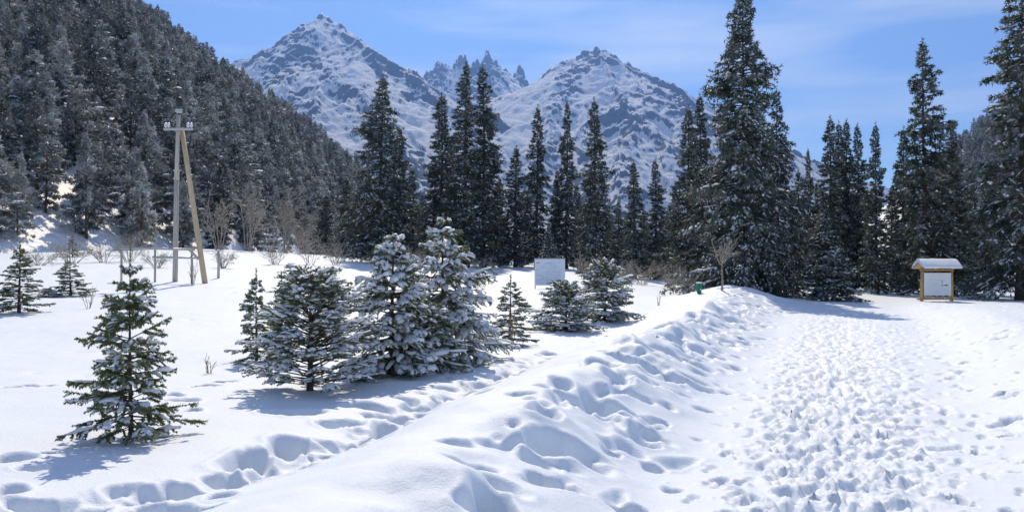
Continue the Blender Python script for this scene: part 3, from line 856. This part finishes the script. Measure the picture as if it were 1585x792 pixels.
place('young_spruce', p6, 788, 425, 20.5, 70, 'thin little spruce right of the row of three', G_Y)
place('young_spruce', p7, 876, 436, 25.0, 100, 'low snowy spruce just below the pale notice board', G_Y)
place('young_spruce', p7, 936, 404, 28.5, 96, 'bushy dark green spruce beside the pale notice board', G_Y)
place('young_spruce', p6, 30, 372, 28.0, 74, 'slender spruce at the far left edge of the meadow', G_Y)
place('young_spruce', p6, 110, 398, 36.0, 56, 'small narrow spruce in the meadow behind the front left tree', G_Y)
place('young_spruce', p7, 75, 446, 35.0, 34, 'tiny spruce between the two small left meadow spruces', G_Y)
place('young_spruce', p6, 112, 362, 72.0, 24, 'tiny spruce at the foot of the left hillside', G_Y)
place('young_spruce', p6, 436, 420, 17.6, 44, 'half-hidden young spruce behind the shoulder of the rounded one', G_Y)

# ---- tall spruces
TALL = dict(mats=(M_BARK, M_TALL, M_TSNOW), core=False, snow_seg=2, snow_side=4, pads=3, pad=(.15, .4), bough_snow=.25)
def tall_proto(seed, H, R, prof, nb, **k):
    a = dict(z_lo=.05, e_top=.35, e_bot=-.3, droop=.3, tw_n=12, tw_len=.42, hang=.55, nd_n=16, nd_len=.24, nd_w=.036, snow_p=.34, snow_w=.085, limb_r=.05, trunk_r=H * .011, jit=.24, gaps=.08, leader=.03, uneven=.1)
    a.update(k); a.update(TALL)
    return spruce_parts(seed, H, R, prof, nb=nb, **a)
slimp = [tall_proto(101 + i, 18, 1.75, slim, 250, snow_p=[.6, .52, .64, .46][i]) for i in range(4)]
widep = [tall_proto(121 + i, 18, 2.6, wide, 270, snow_p=.62, tw_n=15) for i in range(2)]
bigp = tall_proto(140, 17.5, 3.2, wide, 360, tw_n=18, snow_p=.66, uneven=.14, snow_w=.085)
snowyp = tall_proto(150, 7, 1.4, cone, 190, snow_p=1.0, nd_len=.17, nd_w=.028, snow_w=.085, tw_n=13, limb_r=.03)
G_T = 'tall spruces of the treeline'
def T(proto, px, top, d, w, label): return place('spruce_tree', proto, px, top, d, w, label, G_T, sink=.1)
T(widep[0], 588, 114, 88, 112, 'tall wide spruce at the left end of the treeline, beside the hillside')
T(slimp[1], 614, 194, 93, 60, 'slim spruce tucked against the right side of the leftmost tall spruce')
T(slimp[2], 641, 258, 100, 44, 'short dark spruce in the gap right of the leftmost tall spruce')
T(slimp[0], 680, 142, 92, 76, 'tall spruce just left of the twin spruces')
T(slimp[1], 722, 91, 86, 78, 'left one of the two very tall twin spruces')
T(slimp[3], 746, 97, 90, 74, 'right one of the two very tall twin spruces')
T(slimp[2], 771, 272, 98, 38, 'small slim spruce right beside the twin spruces')
T(slimp[0], 798, 224, 92, 56, 'medium spruce between the twin spruces and the notice board')
T(slimp[2], 830, 160, 95, 54, 'slender tall spruce directly above the pale notice board')
T(snowyp, 849, 343, 82, 36, 'small whitened spruce right behind the pale notice board')
T(slimp[1], 858, 274, 97, 40, 'lower spruce partly hidden between two slender tall ones')
T(slimp[3], 876, 154, 97, 50, 'very slender tall spruce above the right end of the notice board')
T(slimp[0], 918, 150, 82, 64, 'tall column-shaped spruce in front of the right mountain')
T(slimp[2], 957, 308, 96, 34, 'small spruce right of the column-shaped one')
T(slimp[1], 982, 247, 80, 52, 'left one of a pair of medium spruces below the right peak')
T(slimp[3], 1013, 245, 82, 50, 'right one of a pair of medium spruces below the right peak')
T(slimp[0], 1036, 314, 90, 36, 'small spruce left of the big spruce group')
T(slimp[2], 1062, 160, 63, 64, 'spruce on the outer left of the biggest spruce')
T(slimp[1], 1087, 142, 58, 66, 'narrow spruce touching the left side of the biggest spruce')
T(bigp, 1156, -22, 47, 160, 'biggest spruce, its top cut by the upper edge, beside the path')
T(widep[1], 1207, 132, 50, 80, 'dense spruce fused to the right side of the biggest spruce')
T(slimp[3], 1253, 228, 74, 36, 'slim distant spruce right of the biggest spruce')
T(slimp[0], 1283, 178, 60, 62, 'leftmost of the four close dark spruces above the path end')
T(slimp[2], 1296, 186, 63, 50, 'second of the four close dark spruces above the path end')
T(slimp[1], 1309, 182, 61, 56, 'third of the four close dark spruces above the path end')
T(slimp[3], 1326, 190, 62, 54, 'rightmost of the four close dark spruces above the path end')
T(snowyp, 1280, 324, 43, 92, 'short snow-dusted spruce at the end of the path')
T(slimp[2], 1358, 187, 52, 48, 'thin spruce standing alone against the sky right of the path end')
T(slimp[0], 1401, 194, 54, 56, 'thin spruce just left of the tall spruce behind the wooden info board')
T(tall_proto(160, 16, 2.2, lambda t: np.minimum(1, (1 - t) * 1.15) ** .75 * (.8 + .2 * np.sin(t * 31)) + .04, 230, tw_n=13, gaps=.14, uneven=.16, snow_p=.42), 1432, 58, 50, 118, 'tall spruce with separate tiers of boughs behind the wooden info board')
T(slimp[1], 1476, 196, 52, 84, 'spruce on the right flank of the tall spruce behind the wooden info board')
T(slimp[3], 1506, 250, 60, 44, 'lower spruce in the gap right of the wooden info board')
T(slimp[0], 1533, 243, 64, 46, 'spruce against the right hillside, left of the right edge tree')
T(widep[0], 1578, -70, 44, 165, 'huge spruce cut by the right edge of the picture')
fr = random.Random(5)
USED = []
ANCH = [(588, 'leftmost tall spruce'), (641, 'short spruce beside the leftmost tall one'), (680, 'tall spruce before the twin spruces'), (722, 'left twin spruce'), (746, 'right twin spruce'), (798, 'medium spruce near the twin spruces'), (830, 'slender spruce above the notice board'),
        (876, 'very slender spruce above the notice board'), (918, 'column-shaped spruce'), (982, 'left spruce of the medium pair'), (1013, 'right spruce of the medium pair'), (1062, 'biggest spruce\'s outer neighbour'), (1156, 'biggest spruce'), (1207, 'spruce fused to the biggest one'),
        (1283, 'four close dark spruces'), (1358, 'thin lone spruce by the path end'), (1401, 'thin spruce left of the info board'), (1432, 'tiered spruce behind the info board'), (1476, 'spruce on the flank of the tiered one'), (1533, 'spruce against the right hillside'), (1578, 'huge right edge spruce')]
for px, top, d in [(505, 300, 118), (535, 275, 112), (556, 290, 108), (655, 300, 120), (700, 255, 118), (760, 300, 116), (815, 290, 115), (892, 285, 116), (905, 310, 110), (940, 320, 118), (968, 330, 110),
                   (998, 322, 105), (1045, 290, 96), (1072, 262, 84), (1110, 250, 76), (1235, 262, 72), (1266, 280, 74), (1340, 290, 70), (1380, 285, 68), (1415, 300, 66), (1455, 290, 64), (1492, 310, 72),
                   (1520, 315, 76), (1550, 290, 70), (1600, 240, 62), (1335, 330, 62), (1228, 300, 62), (1388, 340, 60), (1640, 150, 55), (730, 330, 105), (780, 335, 104), (620, 320, 104), (575, 330, 102), (940, 345, 98), (1025, 350, 92)]:
    ax, an = min(ANCH, key=lambda q: abs(q[0] - px) + 40 * USED.count((q[1], px < q[0])))
    USED.append((an, px < ax))
    place('spruce_tree', slimp[fr.randrange(4)], px, top, d, (415 - top) * .27 + 12, f"background spruce peeping out {'left' if px < ax else 'right'} of the {an}" + (', farther back' if USED.count((an, px < ax)) > 1 else ''), 'background spruces filling the gaps', sink=.1)

# ---- hillside forest
HILLK = dict(mats=(M_BARK, M_HILL, M_TSNOW), core=False, snow_seg=2, snow_side=4)
hp = [spruce_parts(201 + i, 10, [2.2, 2.7, 3.0, 2.4][i], [cone, wide, bushy, bushy][i], nb=[75, 80, 80, 70][i], z_lo=.08, e_top=.5, e_bot=-.15, droop=.2, tw_n=8, tw_len=.42, hang=.4, nd_n=11, nd_len=.45, nd_w=.085,
                   snow_p=[.7, .55, .5, .65][i], snow_w=.15, limb_r=.06, trunk_r=.16, jit=.3, gaps=.12, leader=.03, uneven=.14, **HILLK) for i in range(4)]
for parts, _, _ in hp:                                     # no wind-bent sticks needed this far off: limbs drop out, snow stays
    parts[:] = [q for q in parts if q[0] != 'limbs']
rh = np.random.default_rng(77)
def scatter(hill, px0, px1, n, t0, t1, hmin, hmax, thin):
    pts = []
    cell = {}
    PX, TT = rh.uniform(px0, px1, n), t0 + (t1 - t0) * rh.random(n) ** .8
    X_, Y_, Z_0 = hill.at(PX, TT)
    DN = fbm(X_ / 38, Y_ / 38, 2, 91)
    PX, TT, X_, Y_, Z_0, DN = [v.tolist() for v in (PX, TT, X_, Y_, Z_0, DN)]
    for _ in range(n):
        px, t, x, y, z, dens = PX[_], TT[_], X_[_], Y_[_], Z_0[_], DN[_]
        if dens < thin and t > .2 and rh.random() < .8: continue
        sp = 3.5 + 2.7 * t
        key = (int(x // sp), int(y // sp))
        if any((key[0] + a, key[1] + b) in cell and math.hypot(cell[(key[0] + a, key[1] + b)][0] - x, cell[(key[0] + a, key[1] + b)][1] - y) < sp for a in (-1, 0, 1) for b in (-1, 0, 1)): continue
        cell[key] = (x, y)
        H = rh.uniform(hmin, hmax) * (.75 + .35 * min(1, t * 3))
        v = int(rh.choice(4, p=[.4, .25, .2, .15]))
        pts.append((x, y, z - .2, H, H * rh.uniform(.8, 1.2), v, rh.uniform(0, 6.28), px, t))
    return pts
pl = scatter(HL, -70, 690, 11000, .0, 1.0, 6.5, 15, -.2)
pr = scatter(HR, 1400, 1660, 1500, .05, 1.0, 8, 13, -.3)
pl.sort(key=lambda q: -q[3] / q[1] * (1.0 if q[7] > -10 else 0))
for x, y, z, H, W, v, rz, px, t in pl[:290]:
    band = 'at the foot of' if t < .06 else 'low on' if t < .22 else 'halfway up' if t < .5 else 'high up on'
    side = 'at the left edge' if px < 90 else 'above the front spruce' if px < 240 else 'by the power pole' if px < 330 else 'right of the power pole' if px < 440 else 'beside the tall treeline'
    look = ['pointed', 'full conical', 'broad rounded', 'narrow rounded'][v]
    plant('hillside_conifer', hp[v], (x, y, z), H, hp[v][2] * W / 10, rz, f'{look} frosted conifer {band} the left hillside, {side}', 'tree', f'{look} conifers {band} the left hillside, {side}')

def forest_mass(name, pts, label):
    me = bpy.data.meshes.new(name)
    me.from_pydata([q[:3] for q in pts], [], [])
    for an, ty, dat in (('scl', 'FLOAT_VECTOR', np.array([(q[4] / 10, q[4] / 10, q[3] / 10) for q in pts])), ('rot', 'FLOAT_VECTOR', np.array([(0, 0, q[6]) for q in pts]))):
        at = me.attributes.new(an, ty, 'POINT'); at.data.foreach_set('vector', dat.astype(np.float32).ravel())
    at = me.attributes.new('var', 'INT', 'POINT'); at.data.foreach_set('value', np.array([q[5] for q in pts], np.int32))
    o = obj(name, me)
    ng = bpy.data.node_groups.new(name, 'GeometryNodeTree')
    ng.interface.new_socket('Geometry', in_out='INPUT', socket_type='NodeSocketGeometry')
    ng.interface.new_socket('Geometry', in_out='OUTPUT', socket_type='NodeSocketGeometry')
    N, L = ng.nodes, ng.links
    gi, go, jn = N.new('NodeGroupInput'), N.new('NodeGroupOutput'), N.new('GeometryNodeJoinGeometry')
    def attr(n, ty):
        a = N.new('GeometryNodeInputNamedAttribute'); a.data_type = ty; a.inputs['Name'].default_value = n
        return a.outputs['Attribute']
    sc_, ro_, va_ = attr('scl', 'FLOAT_VECTOR'), attr('rot', 'FLOAT_VECTOR'), attr('var', 'INT')
    for v in range(4):
        cmp_ = N.new('FunctionNodeCompare'); cmp_.data_type = 'INT'; cmp_.operation = 'EQUAL'
        L.new(va_, cmp_.inputs[2]); cmp_.inputs[3].default_value = v
        j2 = N.new('GeometryNodeJoinGeometry')
        for src in HSRC[v]:
            oi = N.new('GeometryNodeObjectInfo'); oi.inputs['Object'].default_value = src; oi.transform_space = 'ORIGINAL'
            oi.inputs['As Instance'].default_value = False
            L.new(oi.outputs['Geometry'], j2.inputs[0])
        ip = N.new('GeometryNodeInstanceOnPoints')
        L.new(gi.outputs[0], ip.inputs['Points']); L.new(cmp_.outputs['Result'], ip.inputs['Selection']); L.new(j2.outputs[0], ip.inputs['Instance'])
        L.new(ro_, ip.inputs['Rotation']); L.new(sc_, ip.inputs['Scale'])
        L.new(ip.outputs[0], jn.inputs[0])
    L.new(jn.outputs[0], go.inputs[0])
    md = o.modifiers.new('forest', 'NODES'); md.node_group = ng
    tag(o, label, kind='stuff')
    return o
HSRC = []
for v in range(4):
    root = next(o for o in scn.objects if o.name.startswith('hillside_conifer') and any(c.data == hp[v][0][1][1] for c in o.children))
    HSRC.append([c for c in root.children])
forest_mass('hillside_forest', pl[290:], 'dense frosted conifer forest covering the left hillside')
forest_mass('far_forest', pr, 'wooded slope of small conifers behind the right-hand trees')

# ------------------------------------------------------------------ bare shrubs, saplings, dry stalks
def shrub_mesh(seed, H, W, stems=14, lev=3, mat=None, r0=.012, up=.9, kids=(5, 4)):
    r = np.random.default_rng(seed)
    n = stems
    a = r.uniform(0, 6.28, n)
    P0 = np.stack([np.cos(a), np.sin(a), np.zeros(n)], 1) * (W * .12 * r.random((n, 1))) - np.array([0, 0, .06])
    D = np.stack([np.cos(a) * W * .5, np.sin(a) * W * .5, np.zeros(n)], 1) * r.uniform(.2, 1, (n, 1)) + np.array([0, 0, H]) * r.uniform(.55, 1, (n, 1))
    VV, FF, off, rr_ = [], [], 0, r0
    for l in range(lev):
        P2 = P0 + D; P1 = P0 + D * .5 + np.array([0, 0, 1]) * np.linalg.norm(D, axis=1)[:, None] * .06 + r.normal(0, .06, D.shape) * np.linalg.norm(D, axis=1)[:, None]
        v, f = tubes(P0, P1, P2, np.full(len(P0), rr_), np.full(len(P0), rr_ * .45), 3, 2)
        VV.append(v); FF.append(f + off); off += len(v)
        if l < lev - 1:
            kk = kids[min(l, len(kids) - 1)]
            u = r.uniform(.3, 1, (len(P0) * kk, 1))
            i_ = np.repeat(np.arange(len(P0)), kk)
            N0 = P0[i_] * (1 - u) ** 2 + 2 * P1[i_] * u * (1 - u) + P2[i_] * u * u
            ln = np.linalg.norm(D[i_], axis=1)[:, None] * r.uniform(.25, .5, (len(i_), 1))
            ND = norm(D[i_]) * up + norm(r.normal(0, 1, (len(i_), 3))) * .9
            P0, D, rr_ = N0, norm(ND) * ln, rr_ * .6
    return mesh('twigs', np.vstack(VV), np.vstack(FF), mat or M_TWIG)
def shrub(name, px, d, H, W, seed, label, group=None, cat='shrub', mat=None, sink=.02, **k):
    b = stand(px, d); b[2] -= sink
    e_ = empty(name, b); tag(e_, label, cat, group)
    obj('twigs', shrub_mesh(seed, H, W, mat=mat, **k), e_)['kind'] = 'stuff'
    return e_
for px, d, H, W, lab in [(995, 66, 1.5, 3.2, 'low frosted bare shrub left of the green bin'), (1040, 60, 1.6, 2.4, 'frosted bare bush between the low shrub and the green bin'), (520, 78, 2.0, 2.6, 'brownish bare bush below the left end of the treeline'),
                         (905, 70, 1.8, 2.6, 'frosted bare bush right of the pale notice board'), (1060, 52, 1.3, 1.8, 'small bare bush right behind the green bin'), (245, 60, 1.0, 2.0, 'frosted low bush left of the wooden pole'),
                         (160, 66, 1.1, 2.4, 'frosted low bush at the hillside foot above the front spruce'), (345, 62, 1.3, 1.6, 'bare bush right of the leaning pole'), (60, 60, 1.0, 2.6, 'low bush in front of the left hillside bank'), (745, 76, 1.2, 2.2, 'small bare bush under the twin spruces'), (650, 80, 1.6, 3.0, 'brownish bush under the slim spruces left of the twins'), (480, 74, 2.2, 2.6, 'frosted bush at the hillside foot right of the power pole'), (425, 72, 1.6, 2.8, 'low frosted bush above the thin sparse spruce'), (960, 72, 1.5, 3.0, 'frosted bush below the left spruce of the medium pair'), (200, 68, 2.0, 2.4, 'frosted bush at the hillside foot straight above the front spruce'), (110, 64, 1.5, 3.0, 'dark low bush beside the small narrow meadow spruce')]:
    shrub('bare_shrub', px, d, H, W, int(px), lab, 'bare frosted shrubs', stems=17, r0=.02, kids=(6, 5))
for px, d, H, W, lab in [(440, 118, 7.0, 4.0, 'bare brown tree at the hillside foot above the rounded spruce'), (470, 122, 6.0, 3.5, 'shorter bare brown tree at the hillside foot'), (385, 104, 6.5, 4.0, 'bare brown tree right of the leaning pole on the hillside foot'), (340, 100, 5.5, 3.4, 'bare brown tree directly behind the leaning pole')]:
    e_ = shrub('bare_tree', px, d, H, W, int(px), lab, 'bare brown trees at the hillside foot', cat='tree', stems=7, r0=.07, lev=4, kids=(6, 5, 4), mat=M_TWIG)
for px, d, H, W, n, lab in [(325, 15.2, .34, .3, 6, 'few dry stalks poking out of the snow left of the rounded spruce'), (1019, 38, .5, .15, 3, 'short dry stalks on the snowbank left of the green bin'), (138, 30, .8, .5, 5, 'thin dry stems beside the tiny left meadow spruce'), (790, 20.0, 1.15, .35, 5, 'bare upright stems rising above the thin little spruce'), (298, 44, 1.2, .8, 7, 'dry stalks between the legs of the wooden pole'), (500, 14.5, 1.75, .25, 3, 'tall bare stems behind the rounded spruce')]:
    shrub('dry_stalks', px, d, H, W, int(px) + 3, lab, 'dry stalks in the snow', cat='dry plant', mat=M_DRY, stems=n, lev=2, r0=.006 + .0002 * d, kids=(3,), up=1.6)
# young bare tree with a pale straight stem
b = stand(1117, 39.5)
e_ = empty('sapling', b); tag(e_, 'bare young tree with a pale straight stem on the snow mound', 'tree')
MB().tube([(0, 0, -.1), (.03, .01, .7), (.0, 0, 1.5), (.03, .02, 2.0)], [.045, .04, .035, .025], 7).build('trunk', M_DRY, e_, True)
c_ = obj('crown', shrub_mesh(402, 1.0, 1.5, stems=12, lev=3, r0=.014, mat=M_TWIG), e_, (0, 0, 1.25)); c_['kind'] = 'stuff'

# ------------------------------------------------------------------ wooden power pole with leaning strut
def seg_pts(a, b, n=4): return [a + (b - a) * k / (n - 1) for k in range(n)]
d = 46.0
foot = stand(271, d)
pole = empty('utility_pole', foot); tag(pole, 'wooden A-shaped power pole with leaning strut and white insulators in the left meadow', 'utility pole')
def L_(px, py, dd=d): return P(px, py, dd) - foot
MB().tube(seg_pts(np.array((0, 0, -.3)), L_(273, 262), 3) , [.135, .13, .125], 12).build('lower_pole', M_WOODG, pole, True)
MB().tube(seg_pts(L_(272.6, 278, d - .3), L_(275, 178, d - .3), 3), [.11, .105, .1], 12).build('upper_pole', M_WOODG, pole, True)
sf_ = stand(319, d - .6) - foot; sf_[2] -= .3
MB().tube(seg_pts(sf_, L_(280, 198), 4), [.145, .135, .125, .12], 12).build('strut', M_WOODY, pole, True)
MB().box(L_(275, 199.5, d - .55), (1.5, .1, .12), bev=.01).build('crossarm', M_GREYM, pole)
for px in (255.5, 260, 290, 295):
    q = L_(px, 196, d - .55)
    ins = MB()
    for dz, r_ in ((-.06, .03), (0, .075), (.05, .045), (.09, .085), (.15, .05), (.19, .07), (.23, .02)):
        pass
    prof_ = [(-.05, .03), (.0, .035), (.01, .085), (.06, .08), (.07, .05), (.10, .05), (.11, .085), (.17, .07), (.22, .03)]
    ins.tube([q + np.array((0, 0, a)) for a, _ in prof_], [r_ for _, r_ in prof_], 10).build('insulator', M_PORC, pole, True)
cap = L_(276, 158, d - .3)
MB().box(L_(275.5, 171, d - .35), (.34, .22, .2), bev=.03).build('junction_box', M_GREYM, pole)
lamp_ = [(-.24, .11), (-.2, .16), (.12, .17), (.22, .14), (.28, .05)]
MB().tube([cap + np.array((0, 0, a)) for a, _ in lamp_], [r_ for _, r_ in lamp_], 14).build('transformer_cap', M_DARKM, pole, True)
MB().tube(seg_pts(L_(262, 183, d - .4), L_(273, 172, d - .4), 3), .04, 6).build('brace', M_DARKM, pole, True)
for px in (257, 293):
    MB().tube([L_(px, 200, d - .55), L_(px + 1.5, 215, d - .5), L_(px - .5, 226, d - .45)], .012, 5).build('wire', M_DARKM, pole, True)
for py, x0, x1 in ((264, 268, 277), (276, 268, 277)):
    MB().tube([L_((x0 + x1) / 2, py - 1, d - .12), L_((x0 + x1) / 2, py + 1, d - .12)], .165, 14, True).build('band', M_GREYM, pole, True)
# the pole-and-rail barrier beside it
rl = stand(245, 45.2)
rail = empty('rail_barrier', rl); tag(rail, 'low rail barrier of grey poles running left from the wooden pole', 'fence')
def RL(px, py, dd=45.2): return P(px, py, dd) - rl
for (x0, y0, x1, y1), m in (((187, 384, 301, 386), M_GREYM), ((236, 398, 312, 399), M_GREYM)):
    MB().tube(seg_pts(RL(x0, y0), RL(x1, y1), 3), .055, 8).build('rail', m, rail, True)
for px, py in ((188, 382), (240, 383), (297, 384)):
    q = stand(px, 45.35) - rl; q[2] -= .2
    MB().tube([q, RL(px, py, 45.35)], .06, 8).build('post', M_WOODG, rail, True)
MB().tube(seg_pts(RL(293, 386, 45.0), RL(307, 401, 45.0), 3), .065, 8).build('diagonal', M_WOODY, rail, True)
q = stand(338, 50)
e_ = empty('fence_post', q); tag(e_, 'short weathered fence post standing right of the leaning pole', 'post')
MB().tube([(0, 0, -.2), (.02, 0, .8), (0, 0, 1.55)], [.08, .075, .07], 8).build('post_shaft', M_WOODG, e_, True)
MB().tube([(0, 0, 1.55), (0, 0, 1.6), (0, 0, 1.63)], [.085, .07, .02], 8).build('snow_cap', M_TSNOW, e_, True)

# ------------------------------------------------------------------ wooden info board by the path
d = 42.0
b = stand(1450, d)
ib = empty('info_board', b, rad(4)); tag(ib, 'wooden information board with a snow-covered gable roof right of the path', 'sign')
def px2m(v): return v / F * d
zb = b[2]
def Z_(py): return CAMZ + (HY - py) / F * d - zb
w2 = px2m(24)
for sx in (-1, 1):
    MB().tube([(sx * w2, 0, -.3), (sx * w2, 0, Z_(414))], [.065, .06], 8).build('post', M_PINE, ib, True)
    MB().tube([(sx * w2 + .1, -.75 * 0 + .35, -.3), (sx * w2 + .02, .05, Z_(422))], .045, 7).build('rear_brace', M_PINE, ib, True)
for py in (418, 462.5):
    MB().box((0, -.0, Z_(py)), (w2 * 2 + (.5 if py > 440 else .2), .06, .075), bev=.008).build('crossbar', M_PINE, ib)
for py, h in ((415.5, 5), (459, 6)):
    for k in range(-2, 3):
        MB().box((k * w2 * .42, .012, Z_(py if py < 440 else py + .3)), (.06, .035, px2m(h))).build('slat', M_PINE, ib)
pan = MB().box((0, -.05, (Z_(422) + Z_(457)) / 2), (w2 * 2 - .14, .03, Z_(422) - Z_(457)), bev=.004).build('panel', M_PANEL, ib)
zc = (Z_(422) + Z_(457)) / 2
for x0, z0, sx_, sz_, m in ((.33, -.06, .34, .035, M_PRINT), (.43, -.035, .14, .03, M_PRINT), (.22, .1, .03, .12, M_PRINT), (-.1, .0, .3, .012, M_PALE), (-.2, -.1, .35, .012, M_PALE), (.1, .2, .5, .01, M_PALE), (-.3, .25, .2, .012, M_PALE)):
    MB().box((x0, -.0675, zc + z0), (sx_, .004, sz_)).build('print_mark', m, pan)
# gable roof, boards under a thick slab of snow
rw, ze, zr = px2m(29), Z_(416), Z_(403)
for s_, nm in ((-1, 'roof_board'), (1, 'roof_board')):
    V = np.array([(x, y, z) for x in (-rw, rw) for y, z in ((s_ * .55, ze - .0), (0, zr - .12), (0, zr - .07), (s_ * .55, ze + .05))])
    MB().add(V, [(0, 1, 2, 3), (7, 6, 5, 4), (0, 4, 5, 1), (1, 5, 6, 2), (2, 6, 7, 3), (3, 7, 4, 0)]).build(nm, M_PINE, ib)
n_ = 15
V, f = [], []
xs = np.linspace(-rw - .04, rw + .04, 12)
prof_ = [(-.62, ze + .03), (-.64, ze + .1), (-.5, ze + .2), (-.25, zr - .02), (-.05, zr + .08), (.05, zr + .08), (.25, zr - .02), (.5, zr - .18), (.64, ze + .1), (.62, ze + .03), (.3, zr - .2), (0, zr - .06), (-.3, zr - .2)]
rq = np.random.default_rng(4)
for i_, x_ in enumerate(xs):
    tap = .9 if i_ in (0, len(xs) - 1) else 1.0
    for y_, z_ in prof_:
        V.append((x_, y_ * tap + rq.normal(0, .012), z_ + rq.normal(0, .012)))
m_ = len(prof_)
f = [(i_ * m_ + j_, i_ * m_ + (j_ + 1) % m_, (i_ + 1) * m_ + (j_ + 1) % m_, (i_ + 1) * m_ + j_) for i_ in range(len(xs) - 1) for j_ in range(m_)]
mbx = MB().add(V, f)
V = np.array(V)
for base in (0, (len(xs) - 1) * m_):
    cpt = V[base:base + m_].mean(0)
    ring = np.vstack([V[base:base + m_], cpt])
    mbx.add(ring, None, [(j_, (j_ + 1) % m_, m_) for j_ in range(m_)])
mbx.build('roof_snow', M_TSNOW, ib, True)

# ------------------------------------------------------------------ pale notice board at the treeline
d = 50.0
b = stand(851, d)
nb_ = empty('notice_board', b, rad(-3)); tag(nb_, 'large pale blue-white notice board in front of the treeline', 'sign')
zt = CAMZ + (HY - 401) / F * d - b[2]; zl = CAMZ + (HY - 441.5) / F * d - b[2]
hw_ = 23.5 / F * d
pan = MB().box((0, 0, (zt + zl) / 2), (hw_ * 2, .05, zt - zl), bev=.006).build('panel', M_PANELB, nb_)
MB().box((0, 0, zt + .03), (hw_ * 2 + .05, .09, .05), bev=.01).build('top_rail', M_GREYM, nb_)
for sx in (-1, 1):
    MB().tube([(sx * (hw_ - .03), .06, -.3), (sx * (hw_ - .03), .06, zt)], .035, 8).build('post', M_GREYM, nb_, True)
rq = random.Random(9)
for k in range(16):
    z0 = zt - .2 - .075 * k
    x0 = -hw_ + .1
    while x0 < hw_ - .25:
        w_ = rq.uniform(.08, .34)
        if rq.random() < .45 and x0 + w_ < hw_ - .1:
            MB().box((x0 + w_ / 2, -.0285, z0), (w_, .004, .018 if k else .04)).build('print_mark', M_PRINT if (k == 0 and x0 < -.4) else M_PALE, pan)
        x0 += w_ + .06

# ------------------------------------------------------------------ green bin
d = 41.0
b = stand(1082, d)
bn = empty('litter_bin', b, .2); bn.scale = (.76, .76, .85); tag(bn, 'small green litter bin with snow on top by the snow mound', 'bin')
MB().tube([(0, 0, -.15), (0, 0, .12)], .05, 8).build('stand', M_DARKM, bn, True)
MB().tube([(0, 0, z_) for z_ in (.0, .02, .1, .42, .5, .52)], [.1, .135, .14, .17, .175, .16], 16).build('body', M_GREEN, bn, True)
MB().tube([(0, 0, z_) for z_ in (.5, .515, .535, .55)], [.17, .19, .19, .175], 16).build('rim', M_GREEN, bn, True)
MB().tube([(0, 0, z_) for z_ in (.545, .57, .61, .63)], [.185, .195, .16, .05], 14).build('snow_cap', M_TSNOW, bn, True)
MB().box((.02, -.163, .22), (.06, .012, .09)).build('emblem', M_PORC, bn)

# ------------------------------------------------------------------ valley haze
hz, hN, hL, hb_ = new_mat('valley haze')
hN.remove(hb_)
pv = hN.new('ShaderNodeVolumePrincipled')
pv.inputs['Color'].default_value = (.2, .42, 1.0, 1)
pv.inputs['Density'].default_value = .00010
pv.inputs['Anisotropy'].default_value = 0.6
hL.new(pv.outputs['Volume'], hN['Material Output'].inputs['Volume'])
hzo = MB().box((200, 2700, 655), (9000, 7000, 1390)).build('haze', hz)
tag(hzo, 'pale blue valley haze', kind='stuff')
